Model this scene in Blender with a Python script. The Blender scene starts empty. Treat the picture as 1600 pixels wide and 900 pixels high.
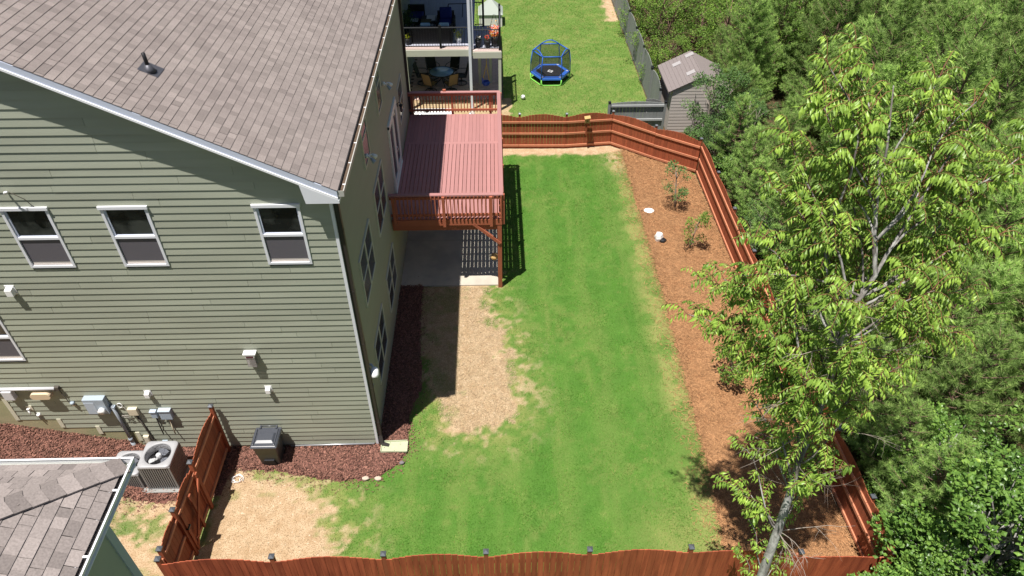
import bpy, math, random
import numpy as np
from mathutils import Vector, Matrix
R_ = math.radians
SC = bpy.context.scene
COL = SC.collection
rng = np.random.default_rng(7)
rnd = random.Random(5)

# ------------------------------------------------------------------ camera
def cam_axes(pitch, yaw, roll):
    cp, sp = math.cos(pitch), math.sin(pitch)
    f = Vector((0, cp, -sp)); u = Vector((0, sp, cp)); r = Vector((1, 0, 0))
    r2 = r*math.cos(roll)+u*math.sin(roll); u2 = u*math.cos(roll)-r*math.sin(roll)
    Z = Matrix.Rotation(yaw, 3, 'Z')
    return Z@r2, Z@u2, Z@f
CR, CU, CF = cam_axes(R_(41.13), R_(-1.5), R_(0.1115))
CP = Vector((0, 0, 16.5))
cd = bpy.data.cameras.new('camera'); cam = bpy.data.objects.new('camera', cd); COL.objects.link(cam)
cam.matrix_world = Matrix(((CR.x, CU.x, -CF.x, CP.x), (CR.y, CU.y, -CF.y, CP.y), (CR.z, CU.z, -CF.z, CP.z), (0, 0, 0, 1)))
cd.sensor_width = 36; cd.lens = 36*1132.94/1600; cd.clip_end = 1500; cd.clip_start = 0.1
SC.camera = cam
def proj(x, y, z):
    v = Vector((x, y, z))-CP; w = v.dot(CF)
    return 800+1132.94*v.dot(CR)/w, 450-1132.94*v.dot(CU)/w, w
# ------------------------------------------------------------------ light
SUN = Vector((0.203, 0.233, -1.0)).normalized()
W = bpy.data.worlds.new("World"); SC.world = W; W.use_nodes = True
nt = W.node_tree; bg = nt.nodes['Background']
sky = nt.nodes.new('ShaderNodeTexSky'); sky.sky_type = 'NISHITA'; sky.sun_disc = False
sky.sun_elevation = math.asin(-SUN.z); sky.sun_rotation = math.atan2(-SUN.x, -SUN.y)
sky.air_density = 1.0; sky.dust_density = 1.2
nt.links.new(sky.outputs[0], bg.inputs[0]); bg.inputs[1].default_value = 0.05
sl = bpy.data.lights.new('sun', 'SUN'); sl.energy = 5.0; sl.angle = R_(0.5); sl.color = (1, .955, .89)
so = bpy.data.objects.new('sun', sl); COL.objects.link(so)
so.rotation_mode = 'QUATERNION'; so.rotation_quaternion = SUN.to_track_quat('-Z', 'Y'); so.location = (0, 0, 30)
SC.view_settings.view_transform = 'Standard'; SC.view_settings.look = 'None'
SC.view_settings.exposure = 0.60; SC.view_settings.gamma = 1.0
SC.view_settings.use_curve_mapping = False
SC.render.engine = 'CYCLES'
SC.cycles.max_bounces = 6; SC.cycles.transparent_max_bounces = 6

# ------------------------------------------------------------------ materials
MATS = {}
def M(name, col, rough=.75, orand=0., noise=(0, 0), col2=None, bump=(0, 0), stretch=(1, 1, 1), metal=0, spec=.3, tone=False, noise2=None, trans=0, hue=0, coat=0):
    """principled surface: colour varied by object, by noise in place, and by the mesh's own 'tone'"""
    if name in MATS: return MATS[name]
    m = bpy.data.materials.new(name); m.use_nodes = True; N = m.node_tree.nodes; L = m.node_tree.links
    b = N['Principled BSDF']
    b.inputs['Roughness'].default_value = rough; b.inputs['Metallic'].default_value = metal
    b.inputs['Specular IOR Level'].default_value = spec
    b.inputs['Coat Weight'].default_value = coat
    geo = N.new('ShaderNodeNewGeometry'); mp = N.new('ShaderNodeMapping'); mp.inputs['Scale'].default_value = stretch
    L.new(geo.outputs['Position'], mp.inputs['Vector'])
    def rgb(c):
        n = N.new('ShaderNodeRGB'); n.outputs[0].default_value = (*c, 1); return n.outputs[0]
    cur = rgb(col)
    def nz(scale, detail=4):
        n = N.new('ShaderNodeTexNoise'); n.inputs['Scale'].default_value = scale; n.inputs['Detail'].default_value = detail
        L.new(mp.outputs[0], n.inputs['Vector']); return n.outputs['Fac']
    def mathn(op, a, b_, clamp=False):
        n = N.new('ShaderNodeMath'); n.operation = op; n.use_clamp = clamp
        for i, v in enumerate((a, b_)):
            if isinstance(v, (int, float)): n.inputs[i].default_value = v
            else: L.new(v, n.inputs[i])
        return n.outputs[0]
    def mul(c, f):
        n = N.new('ShaderNodeVectorMath'); n.operation = 'SCALE'; L.new(c, n.inputs[0]); L.new(f, n.inputs['Scale']); return n.outputs[0]
    if col2:
        mr = N.new('ShaderNodeMapRange'); mr.inputs[1].default_value = .42; mr.inputs[2].default_value = .6
        L.new(nz(noise2 or 1.5, 5), mr.inputs[0])
        mx = N.new('ShaderNodeMix'); mx.data_type = 'RGBA'; L.new(mr.outputs[0], mx.inputs[0]); L.new(cur, mx.inputs[6]); L.new(rgb(col2), mx.inputs[7])
        cur = mx.outputs[2]
    if noise[0]:
        cur = mul(cur, mathn('ADD', mathn('MULTIPLY', nz(noise[0]), 2*noise[1]), 1-noise[1]))
    if orand:
        oi = N.new('ShaderNodeObjectInfo')
        cur = mul(cur, mathn('ADD', mathn('MULTIPLY', oi.outputs['Random'], 2*orand), 1-orand))
    if tone:
        at = N.new('ShaderNodeAttribute'); at.attribute_name = 'tone'
        if hue:
            hs = N.new('ShaderNodeHueSaturation'); L.new(cur, hs.inputs['Color'])
            L.new(mathn('ADD', mathn('MULTIPLY', at.outputs['Fac'], -hue), .5+hue), hs.inputs['Hue']); cur = hs.outputs[0]
        cur = mul(cur, at.outputs['Fac'])
    L.new(cur, b.inputs['Base Color'])
    if bump[0]:
        bp = N.new('ShaderNodeBump'); bp.inputs['Strength'].default_value = 1; bp.inputs['Distance'].default_value = bump[1]
        L.new(nz(bump[0], 6), bp.inputs['Height']); L.new(bp.outputs[0], b.inputs['Normal'])
    if trans:
        tr = N.new('ShaderNodeBsdfTranslucent'); ms = N.new('ShaderNodeMixShader'); ms.inputs[0].default_value = trans
        L.new(cur, tr.inputs['Color'])
        L.new(b.outputs[0], ms.inputs[1]); L.new(tr.outputs[0], ms.inputs[2])
        L.new(ms.outputs[0], N['Material Output'].inputs['Surface'])
    MATS[name] = m
    return m
def setm(m, **k):
    for a, v in k.items(): m.node_tree.nodes['Principled BSDF'].inputs[a.replace('_', ' ')].default_value = v
    return m

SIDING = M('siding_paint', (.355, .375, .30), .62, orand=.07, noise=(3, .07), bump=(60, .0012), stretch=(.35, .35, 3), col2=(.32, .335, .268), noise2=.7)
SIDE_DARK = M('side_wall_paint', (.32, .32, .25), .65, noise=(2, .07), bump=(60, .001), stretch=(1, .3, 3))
FOUND = M('parging_paint', (.33, .33, .19), .85, noise=(2.5, .15), col2=(.40, .36, .22), bump=(30, .004))
TRIM = M('white_trim_paint', (.72, .73, .78), .45, noise=(4, .04))
TRIMB = M('fascia_paint', (.56, .60, .72), .45, noise=(2, .05))
GLASS = M('dark_window_glass', (.010, .012, .011), .06, spec=.5, col2=(.045, .05, .045), noise2=2.2)  # mottled second tone paints faint reflections into the panes
GLASSB = M('blue_window_glass', (.03, .04, .06), .22, spec=.3)
SCREEN = M('insect_screen_mesh', (.115, .108, .125), .55, noise=(400, .2), spec=.3)
SHING = M('shingle_granules', (.236, .202, .188), .92, orand=.0, noise=(45, .28), col2=(.22, .187, .175), noise2=.9, bump=(220, .002), tone=True, spec=.15)
SHINGG = M('grey_shingle_granules', (.262, .226, .212), .92, noise=(40, .42), bump=(200, .002), tone=True, spec=.15)
SHEDSH = M('shed_shingle_granules', (.20, .17, .165), .92, noise=(20, .25), tone=False)
BROWNM = M('brown_metal', (.035, .03, .028), .4, spec=.5)
DEBRIS = M('gutter_debris', (.10, .07, .05), .95, noise=(25, .7))
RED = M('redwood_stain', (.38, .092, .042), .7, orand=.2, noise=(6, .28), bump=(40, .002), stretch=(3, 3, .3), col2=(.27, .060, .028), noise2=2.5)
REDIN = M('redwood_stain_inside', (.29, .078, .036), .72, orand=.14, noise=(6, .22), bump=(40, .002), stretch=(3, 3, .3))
RAILW = M('fence_rail_stain', (.50, .20, .11), .7, orand=.08, noise=(5, .18), bump=(40, .002))
DECK = M('deck_stain', (.35, .172, .164), .6, orand=.08, noise=(3, .1), bump=(60, .001), stretch=(6, .5, 1))
DECKR = M('deck_rail_stain', (.36, .11, .06), .62, orand=.08, noise=(5, .12), bump=(40, .002))
CAPM = M('post_cap_metal', (.13, .14, .16), .35, metal=.4, spec=.5)
CONC = M('patio_concrete', (.46, .42, .35), .88, noise=(3, .14), col2=(.38, .35, .30), noise2=1.2, bump=(70, .002))
GREYF = M('grey_fence_stain', (.235, .245, .24), .8, orand=.08, noise=(5, .15), stretch=(2, 2, .4))
GREYR = M('grey_rail_stain', (.38, .39, .39), .8, noise=(5, .1))
SHEDW = M('shed_siding', (.50, .45, .42), .8, noise=(3, .08), orand=.05)
ACM = M('condenser_paint', (.20, .20, .205), .45, noise=(6, .08), spec=.4)
ACT = M('condenser_top_paint', (.33, .33, .345), .45, noise=(6, .06), spec=.4)
ACD = M('condenser_dark', (.02, .02, .025), .6)
FANW = M('sunlit_fan_metal', (.75, .76, .78), .35, spec=.5)  # white stands for sunlight on one blade; also on the motor cap
BIN = M('bin_plastic', (.035, .035, .037), .38, spec=.5, noise=(3, .15))
BINL = M('bin_lid_plastic', (.055, .06, .075), .3, spec=.6, noise=(3, .12))
GREYBOX = M('grey_enclosure_paint', (.34, .40, .47), .5)
BEIGE = M('beige_plastic', (.62, .55, .42), .55)
WPL = M('white_plastic', (.80, .80, .80), .4)
PIPE = M('grey_pvc', (.30, .33, .37), .5)
BLACK = M('black_metal', (.012, .012, .014), .45, spec=.4)
DARKW = M('dark_wicker', (.02, .02, .022), .7, noise=(60, .4))
NAVY = M('navy_cushion', (.02, .035, .19), .85)
BLUECH = M('pale_blue_pillow', (.25, .42, .58), .85, noise=(30, .4))
CREAM = M('cream_deck_beam', (.52, .52, .44), .7, noise=(3, .05))
NDECK = M('grey_deck_boards', (.36, .37, .44), .6, orand=.06)
NFRONT = M('deck_edge_board', (.62, .48, .44), .7)
PAVER = M('brick_paver', (.58, .42, .37), .85, orand=.2, noise=(12, .2))
TBLUE = M('table_glass_top', (.22, .40, .75), .25, spec=.5, noise=(5, .2))
TAN = M('tan_sling_fabric', (.28, .19, .10), .8)
YEL = M('yellow_rope', (.75, .50, .03), .7)
BLUEP = M('blue_plastic', (.01, .06, .50), .35, spec=.5)
BLUEPAD = M('trampoline_pad_vinyl', (.05, .18, .72), .35, spec=.5, noise=(4, .15))
BLUET = M('trampoline_tube_sleeve', (.02, .10, .45), .45)
LIME = M('lime_tube_paint', (.22, .62, .10), .45)
TMAT = M('trampoline_mat', (.018, .018, .022), .7)
WHITE = M('white_print', (.8, .8, .8), .5)
ROCKW = M('white_rock', (.80, .79, .78), .8, noise=(8, .12), bump=(12, .03))
STONE = M('pale_stone', (.45, .37, .30), .85, noise=(14, .2), bump=(30, .006))
GREENSP = M('splash_block_plastic', (.42, .45, .30), .6, noise=(8, .15))
ROPEW = M('white_cord', (.8, .77, .74), .8)
YELW = M('yellow_wood', (.50, .32, .13), .7, noise=(8, .2))
BARKG = M('grey_bark', (.13, .115, .105), .9, noise=(9, .5), bump=(25, .02), stretch=(1, 1, .35), col2=(.34, .33, .31), noise2=6)
BARKP = M('pine_bark', (.17, .105, .08), .95, noise=(10, .4), bump=(14, .03))
TWIGR = M('red_twig_bark', (.22, .10, .055), .8)
TWIGG = M('dead_twig_bark', (.32, .27, .23), .9, noise=(8, .2))
F_PINE = M('pine_needles', (.33, .49, .135), .55, orand=.28, tone=True, trans=.38, hue=.03)
F_HERO = M('sourwood_leaves', (.285, .44, .07), .42, tone=True, trans=.38, hue=.03, spec=.4)
F_MAPLE = M('maple_leaves', (.16, .29, .055), .36, orand=.10, tone=True, trans=.3, hue=.035, spec=.4)
F_BUSH = M('bush_leaves', (.125, .225, .065), .5, orand=.08, tone=True, trans=.3, hue=.03)
F_BRIGHT = M('bright_shrub_leaves', (.19, .32, .05), .5, orand=.08, tone=True, trans=.33, hue=.03)
MULCHM = M('bark_mulch', (.19, .088, .068), .95, noise=(38, .55), bump=(45, .03), col2=(.15, .065, .05), noise2=2)
CHIP = M('mulch_chip', (.24, .115, .085), .9, tone=True)
STRAWM = M('pine_straw_base', (.27, .128, .056), .95, noise=(42, .4), bump=(50, .02), col2=(.34, .18, .085), noise2=1.1)
STRAWN = M('pine_straw_needle', (.38, .20, .092), .8, tone=True)
FLOORM = M('forest_floor_litter', (.085, .06, .035), .95, noise=(6, .5), bump=(10, .05))

# ------------------------------------------------------------------ mesh helpers
OFF = {}
def off(p): return OFF.get(p.name, Vector((0, 0, 0))) if p else Vector((0, 0, 0))
def link(o, parent=None):
    COL.objects.link(o)
    if parent:
        o.parent = parent; OFF[o.name] = OFF.get(parent.name, Vector((0, 0, 0)))
    return o
def tag(o, label=None, cat=None, group=None, kind=None):
    if label: o['label'] = label
    if cat: o['category'] = cat
    if group: o['group'] = group
    if kind: o['kind'] = kind
    return o
def thing(name, label, cat, loc, group=None):
    o = bpy.data.objects.new(name, None); COL.objects.link(o); o.location = loc
    o.empty_display_size = .2
    OFF[o.name] = Vector(loc); return tag(o, label, cat, group)
class MB:
    def __init__(s): s.v = []; s.f = []; s.mi = []; s.sm = []; s.m = 0
    def add(s, vs, fs, smooth=False):
        n = len(s.v); s.v += [tuple(v) for v in vs]
        for f in fs: s.f.append(tuple(i+n for i in f)); s.mi.append(s.m); s.sm.append(smooth)
        return s
    def box(s, x0, x1, y0, y1, z0, z1):
        return s.add([(x0,y0,z0),(x1,y0,z0),(x1,y1,z0),(x0,y1,z0),(x0,y0,z1),(x1,y0,z1),(x1,y1,z1),(x0,y1,z1)],
                     [(0,3,2,1),(4,5,6,7),(0,1,5,4),(1,2,6,5),(2,3,7,6),(3,0,4,7)])
    def bar(s, a, b, w, h, up=(0, 0, 1)):
        a, b = Vector(a), Vector(b); d = (b-a).normalized(); u = Vector(up)
        r = d.cross(u)
        if r.length < 1e-4: r = Vector((1, 0, 0))
        r.normalize(); u = r.cross(d)
        vs = [p+r*sx*w/2+u*sz*h/2 for p in (a, b) for sx, sz in ((-1,-1),(1,-1),(1,1),(-1,1))]
        return s.add(vs, [(0,1,2,3),(7,6,5,4),(0,4,5,1),(1,5,6,2),(2,6,7,3),(3,7,4,0)])
    def tube(s, pts, rad, n=8, cap=True):
        pts = [Vector(p) for p in pts]
        if not isinstance(rad, (list, tuple)): rad = [rad]*len(pts)
        vs = []; fs = []; u = None
        for i, p in enumerate(pts):
            d = (pts[min(i+1, len(pts)-1)]-pts[max(i-1, 0)]).normalized()
            if u is None: u = d.orthogonal().normalized()
            else:
                u = (u-d*u.dot(d)); u = u.normalized() if u.length > 1e-5 else d.orthogonal().normalized()
            w = d.cross(u)
            for k in range(n):
                a = 2*math.pi*k/n; vs.append(p+(u*math.cos(a)+w*math.sin(a))*rad[i])
        for i in range(len(pts)-1):
            for k in range(n):
                fs.append((i*n+k, i*n+(k+1) % n, (i+1)*n+(k+1) % n, (i+1)*n+k))
        if cap: fs += [tuple(range(n))[::-1], tuple((len(pts)-1)*n+k for k in range(n))]
        return s.add(vs, fs, True)
    def cyl(s, c, r, h, n=20, r2=None):
        return s.tube([c, (c[0], c[1], c[2]+h)], [r, r2 if r2 is not None else r], n)
    def prism(s, poly, z0, z1):
        n = len(poly); a = sum(poly[i][0]*poly[(i+1) % n][1]-poly[(i+1) % n][0]*poly[i][1] for i in range(n))
        if a < 0: poly = poly[::-1]
        return s.add([(x, y, z0) for x, y in poly]+[(x, y, z1) for x, y in poly],
                     [tuple(range(n))[::-1], tuple(range(n, 2*n))]+[(i, (i+1) % n, n+(i+1) % n, n+i) for i in range(n)])
    def lathe(s, prof, c=(0, 0, 0), n=24, sx=1, sy=1):
        vs = [(c[0]+r*math.cos(2*math.pi*k/n)*sx, c[1]+r*math.sin(2*math.pi*k/n)*sy, c[2]+z) for r, z in prof for k in range(n)]
        fs = [(i*n+k, i*n+(k+1) % n, (i+1)*n+(k+1) % n, (i+1)*n+k) for i in range(len(prof)-1) for k in range(n)]
        return s.add(vs, fs, True)
    def mesh(s, name, mats, o=(0, 0, 0), bevel=0):
        me = bpy.data.meshes.new(name)
        me.from_pydata([(v[0]-o[0], v[1]-o[1], v[2]-o[2]) for v in s.v], [], s.f)
        for m in (mats if isinstance(mats, (list, tuple)) else [mats]): me.materials.append(m)
        me.polygons.foreach_set('material_index', s.mi); me.polygons.foreach_set('use_smooth', s.sm)
        me.update(); return me
    def build(s, name, mats, parent=None, bevel=0, **k):
        o = bpy.data.objects.new(name, s.mesh(name, mats, off(parent))); link(o, parent)
        if bevel:
            b = o.modifiers.new('bevel', 'BEVEL'); b.width = bevel; b.segments = 2; b.limit_method = 'ANGLE'
        return tag(o, **k)
def unit_box(name, mat):
    return MB().box(0, 1, 0, 1, 0, 1).mesh(name, mat)
def piece(name, me, parent, loc, scale=(1, 1, 1), rotz=0, rot=None):
    o = bpy.data.objects.new(name, me); link(o, parent)
    o.location = Vector(loc)-off(parent); o.scale = scale
    o.rotation_euler = rot if rot else (0, 0, rotz); return o
def npmesh(name, V, F, mats, tone=None, attrs=None, smooth=False, midx=None):
    V = np.asarray(V, dtype=np.float32).reshape(-1, 3); F = np.asarray(F, dtype=np.int32); k = F.shape[1]
    me = bpy.data.meshes.new(name)
    me.vertices.add(len(V)); me.vertices.foreach_set('co', V.ravel())
    me.loops.add(F.size); me.loops.foreach_set('vertex_index', F.ravel())
    me.polygons.add(len(F)); me.polygons.foreach_set('loop_start', np.arange(0, F.size, k, dtype=np.int32))
    me.polygons.foreach_set('use_smooth', np.full(len(F), bool(smooth)))
    if midx is not None: me.polygons.foreach_set('material_index', np.asarray(midx, dtype=np.int32))
    me.update(calc_edges=True)
    if tone is not None:
        a = me.attributes.new('tone', 'FLOAT', 'POINT'); a.data.foreach_set('value', np.asarray(tone, dtype=np.float32))
    for n_, v in (attrs or {}).items():
        a = me.attributes.new(n_, 'FLOAT', 'POINT'); a.data.foreach_set('value', np.asarray(v, dtype=np.float32))
    for m in (mats if isinstance(mats, (list, tuple)) else [mats]): me.materials.append(m)
    return me
def obj(name, me, parent=None, loc=(0, 0, 0), **k):
    o = bpy.data.objects.new(name, me); link(o, parent); o.location = loc; return tag(o, **k)
def nrm(a): return a/np.maximum(np.linalg.norm(a, axis=-1, keepdims=True), 1e-9)

# smooth lattice noise in the plane of the ground
_lat = np.random.default_rng(3).random((256, 256))
def vnoise(x, y, s, o=0):
    x = x*s+o*17.3+500; y = y*s+o*9.1+500; xi = np.floor(x).astype(int); yi = np.floor(y).astype(int); fx = x-xi; fy = y-yi
    fx = fx*fx*(3-2*fx); fy = fy*fy*(3-2*fy); g = lambda a, b: _lat[a % 256, b % 256]
    return (g(xi, yi)*(1-fx)+g(xi+1, yi)*fx)*(1-fy)+(g(xi, yi+1)*(1-fx)+g(xi+1, yi+1)*fx)*fy
def fbm(x, y, s, o=0, n=4):
    t = 0; a = .5; w = 0
    for i in range(n): t = t+a*vnoise(x, y, s*2**i, o+i); w += a; a *= .55
    return t/w
def sdist(poly, x, y):
    """signed distance to a polygon, positive inside"""
    P = np.array(poly, float); d = np.full(np.shape(x), 1e9); ins = np.zeros(np.shape(x), bool); n = len(P)
    for i in range(n):
        a, b = P[i], P[(i+1) % n]; e = b-a; L2 = max((e**2).sum(), 1e-9)
        t = np.clip(((x-a[0])*e[0]+(y-a[1])*e[1])/L2, 0, 1)
        d = np.minimum(d, np.hypot(x-a[0]-t*e[0], y-a[1]-t*e[1]))
        c = ((a[1] > y) != (b[1] > y)); dy = b[1]-a[1]
        if dy: ins ^= c & (x < (b[0]-a[0])*(y-a[1])/dy+a[0])
    return np.where(ins, d, -d)
def sstep(a, b, x): t = np.clip((x-a)/(b-a), 0, 1); return t*t*(3-2*t)
def gh(x, y):
    """height of the ground: it climbs gently past the left part of the gable wall"""
    x = np.asarray(x, float)
    return np.where(x < -8.9, (-8.9-x)*.285*sstep(-8.6, -10.2, x), 0.)

# ------------------------------------------------------------------ ground
SAND_A = [(-.28,19.1),(-.43,18.25),(-.15,17.6),(-.22,17.0),(.23,16.7),(-.19,15.6),(.42,15.9),(.54,14.5),(.45,13.3),(-.02,12.85),(-.92,12.6),(-1.5,12.8),(-1.75,13.5),(-2.0,14.3),(-2.2,15.5),(-3.3,19.1)]
SAND_B = [(-7.6,11.7),(-6.0,11.5),(-5.11,11.2),(-4.74,10.5),(-4.3,10.3),(-4.4,9.9),(-4.1,9.4),(-4.6,8.6),(-4.3,7.6),(-7.6,7.6)]
SAND_L = [(-18,11.6),(-7.3,11.6),(-7.3,3),(-18,3)]
MULCH = [(-18,10.9),(-10.2,10.75),(-8.9,10.7),(-7.35,10.9),(-7.2,11.62),(-6.5,11.62),(-5.6,11.5),(-4.97,11.33),(-4.1,11.22),(-3.28,11.3),(-2.8,11.7),(-2.55,12.15),(-2.6,13.4),(-2.35,14.6),(-2.5,16.5),(-2.6,19.02),(-3.36,19.02),(-3.36,12.4),(-18,12.4)]
STRAW = [(5.45,8.0),(5.52,10),(5.6,11.5),(5.62,14),(5.68,18),(5.64,23.4),(5.58,28.15),(6.3,27.4),(7.9,26.4),(8.3,25.9),(8.42,22),(8.42,18),(8.6,11),(8.7,8.05)]
YARD = [(-60,-20),(8.55,-20),(8.55,11),(8.4,20),(8.4,26),(7.5,28.8),(7.5,200),(-60,200)]
def masks(x, y):
    n1 = fbm(x, y, 2.2, 1); n2 = fbm(x, y, 7, 5); wob = (n1-.5)*1.1+(n2-.5)*.55
    g = np.ones(np.shape(x))
    near = (y < 28.3)
    sa = sdist(SAND_A, x, y)+wob*.8
    sb = sdist(SAND_B, x, y)+wob*.9
    sl_ = sdist(SAND_L, x, y)
    g = g*(1-sstep(-.10, .16, sa)*.97)*(1-sstep(-.10, .2, sb)*.99)
    # worn, patchy fringe round the bare places
    fr = np.maximum(sstep(-1.5, .0, sdist(SAND_A, x, y)), sstep(-1.9, .0, sdist(SAND_B, x, y)))
    g = g*(1-fr*sstep(.50, .66, fbm(x, y, 3.5, 9)*.6+n2*.4)*.75)
    # sparse tufts in the bare parts
    g = np.maximum(g, sstep(.60, .72, fbm(x, y, 2.6, 21))*.45*(sa > 0)*(x < -1))
    shade = (x < -1.3)*(x > -2.7)*(y > 12.6)*(y < 18.9)
    g = np.maximum(g, shade*sstep(.46, .62, fbm(x, y, 2.0, 31))*.55)
    g = np.maximum(g, (sb > 0)*sstep(.60, .74, fbm(x, y, 3.3, 23))*.4*(y > 10.6))
    g = np.where(sl_ > 0, .8*sstep(.52, .62, fbm(x, y, 1.6, 12)*.7+n2*.3)*(y > 9.3)+.35*sstep(.6, .7, n1)*(y <= 9.3), g)
    # bare strip beside the far fence, and the neighbour's worn edges
    bf = np.abs(y-28.15)*1.0-.42*sstep(6, 1, np.abs(x-2))*(.6+n1)
    g = np.where((y > 26.6) & (y < 29.3), g*sstep(-.1, .15, bf+(n2-.5)*.3), g)
    g = g*(1-.8*np.exp(-((x-5.2)**2/.25+(y-27.3)**2/1.1))*sstep(.35, .55, n2))
    g = np.where((y > 31.3) & (y < 33.2) & (x < .75+wob*.4), g*.12, g)
    g = np.where((y > 43) & (x > 6.2), g*sstep(.1, -.4, (x-7.0)+wob), g)
    # strip along the mulch where the lawn thins out
    e = 5.6-x
    pale = sstep(.95, .0, np.abs(e-.25)/1.0)*(.35+.9*sstep(.35, .65, n1))*near*(x > 3)
    pale = np.maximum(pale, .32*sstep(.46, .70, fbm(x, y, .7, 40)*.45+fbm(x, y, 4.5, 44)*.55))
    pale = np.maximum(pale, fr*(.25+.6*sstep(.4, .62, fbm(x, y, 5, 46))))
    pale = np.maximum(pale, .22*(.5+.5*np.sin(x*4.6+.25*np.sin(y*.7)))*sstep(.35, .6, fbm(x*3, y*.5, 1.2, 48)))
    pale = np.maximum(pale, .38*np.exp(-((x-1.65+.02*(y-14)+.05*np.sin(y*1.7))**2)/.010)*sstep(9, 11, y)*sstep(24, 17, y)*sstep(.4, .6, fbm(x, y, 1.5, 50)))
    pale = np.maximum(pale, .26*np.exp(-((x-2.75+.04*np.sin(y*1.3))**2)/.016)*near*sstep(.4, .6, fbm(x, y, 1.3, 51)))
    pale = np.maximum(pale, sstep(2.6, 4.4, x)*sstep(11.2, 9.2, y)*(.3+.7*n2)*near)
    pale = np.where(near, pale, np.maximum(pale, .30+.3*sstep(.45, .7, n1)))
    out = sdist(YARD, x, y) < 0
    return np.clip(g, 0, 1)*~out, np.clip(pale, 0, 1), out
xs = np.concatenate([[-400, -150, -60, -30, -22], np.arange(-16, -4, .12), np.arange(-4, 9, .065), np.arange(9, 16, .5), [20, 30, 50, 90, 200, 450]])
ys = np.concatenate([[-300, -100, -30, -5, 2, 6], np.arange(7.3, 20, .065), np.arange(20, 30, .085), np.arange(30, 47, .14), np.arange(47, 62, .6), [70, 90, 130, 250, 700]])
GX, GY = np.meshgrid(xs, ys)
g_, p_, o_ = masks(GX, GY)
GZ = gh(GX, GY)+(fbm(GX, GY, 1.5, 60)-.5)*.03+(fbm(GX, GY, 9, 61, 2)-.5)*.02
GZ = GZ-0.0
nx, ny = len(xs), len(ys)
idx = np.arange(nx*ny).reshape(ny, nx)
F = np.stack([idx[:-1, :-1], idx[:-1, 1:], idx[1:, 1:], idx[1:, :-1]], -1).reshape(-1, 4)
def ground_mat():
    m = bpy.data.materials.new('lawn_and_sandy_soil'); m.use_nodes = True; N = m.node_tree.nodes; L = m.node_tree.links; b = N['Principled BSDF']
    b.inputs['Roughness'].default_value = .95; b.inputs['Specular IOR Level'].default_value = .1
    geo = N.new('ShaderNodeNewGeometry')
    def at(n): a = N.new('ShaderNodeAttribute'); a.attribute_name = n; return a.outputs['Fac']
    def nz(s, d=5): n = N.new('ShaderNodeTexNoise'); n.inputs['Scale'].default_value = s; n.inputs['Detail'].default_value = d; L.new(geo.outputs['Position'], n.inputs['Vector']); return n.outputs['Fac']
    def mr(f, a, b_, c=0, d=1): n = N.new('ShaderNodeMapRange'); [n.inputs[i+1].__setattr__('default_value', v) for i, v in enumerate((a, b_, c, d))]; L.new(f, n.inputs[0]); return n.outputs[0]
    def mix(f, a, c):
        n = N.new('ShaderNodeMix'); n.data_type = 'RGBA'; L.new(f, n.inputs[0])
        for i, v in ((6, a), (7, c)):
            if isinstance(v, tuple): n.inputs[i].default_value = (*v, 1)
            else: L.new(v, n.inputs[i])
        return n.outputs[2]
    sand = mix(mr(nz(3.5), .35, .65), (.42, .29, .175), (.53, .395, .26))
    sand = mix(mr(nz(38), .46, .66), sand, (.27, .175, .095))
    sand = mix(mr(nz(11), .62, .72), sand, (.58, .47, .34))
    grn = mix(mr(nz(1.3), .35, .65), (.085, .20, .035), (.12, .24, .045))
    grn = mix(mr(nz(60), .3, .7), grn, (.055, .13, .018))
    straw = (.34, .30, .115)
    grn = mix(mr(at('pale'), 0, 1, 0, .6), grn, straw)
    c = mix(at('grass'), sand, grn)
    c = mix(at('wood'), c, mix(mr(nz(5), .4, .6), (.10, .065, .035), (.05, .045, .022)))
    L.new(c, b.inputs['Base Color'])
    bp = N.new('ShaderNodeBump'); bp.inputs['Distance'].default_value = .02; L.new(nz(60, 6), bp.inputs['Height']); L.new(bp.outputs[0], b.inputs['Normal'])
    return m
me = npmesh('ground', np.stack([GX, GY, GZ], -1), F, ground_mat(), attrs=dict(grass=g_.ravel(), pale=p_.ravel(), wood=o_.ravel().astype(float)), smooth=True)
obj('ground', me, kind='structure')

def bed(name, poly, cell, mat, wob_s, wob_a, top):
    P = np.array(poly); x = np.arange(P[:, 0].min()-.2, P[:, 0].max()+.2, cell); y = np.arange(P[:, 1].min()-.2, P[:, 1].max()+.2, cell)
    X, Y = np.meshgrid(x, y); d = sdist(poly, X, Y)+(fbm(X, Y, wob_s, 70)-.5)*wob_a
    Z = gh(X, Y)+np.clip(sstep(-.02, .25, d)*top, 0, None)-.035*(d < -.03)+.012+(fbm(X, Y, 5, 71)-.5)*.035*(d > 0)
    n = len(x); ii = np.arange(X.size).reshape(X.shape)
    F = np.stack([ii[:-1, :-1], ii[:-1, 1:], ii[1:, 1:], ii[1:, :-1]], -1).reshape(-1, 4)
    keep = (d.ravel()[F] > -.06).all(1)
    return obj(name, npmesh(name, np.stack([X, Y, Z], -1), F[keep], mat, smooth=True), kind='structure')
bed('mulch_bed', MULCH, .07, MULCHM, 3, .25, .05)
bed('pine_straw_bed', STRAW, .08, STRAWM, 2.5, .3, .05)

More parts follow.
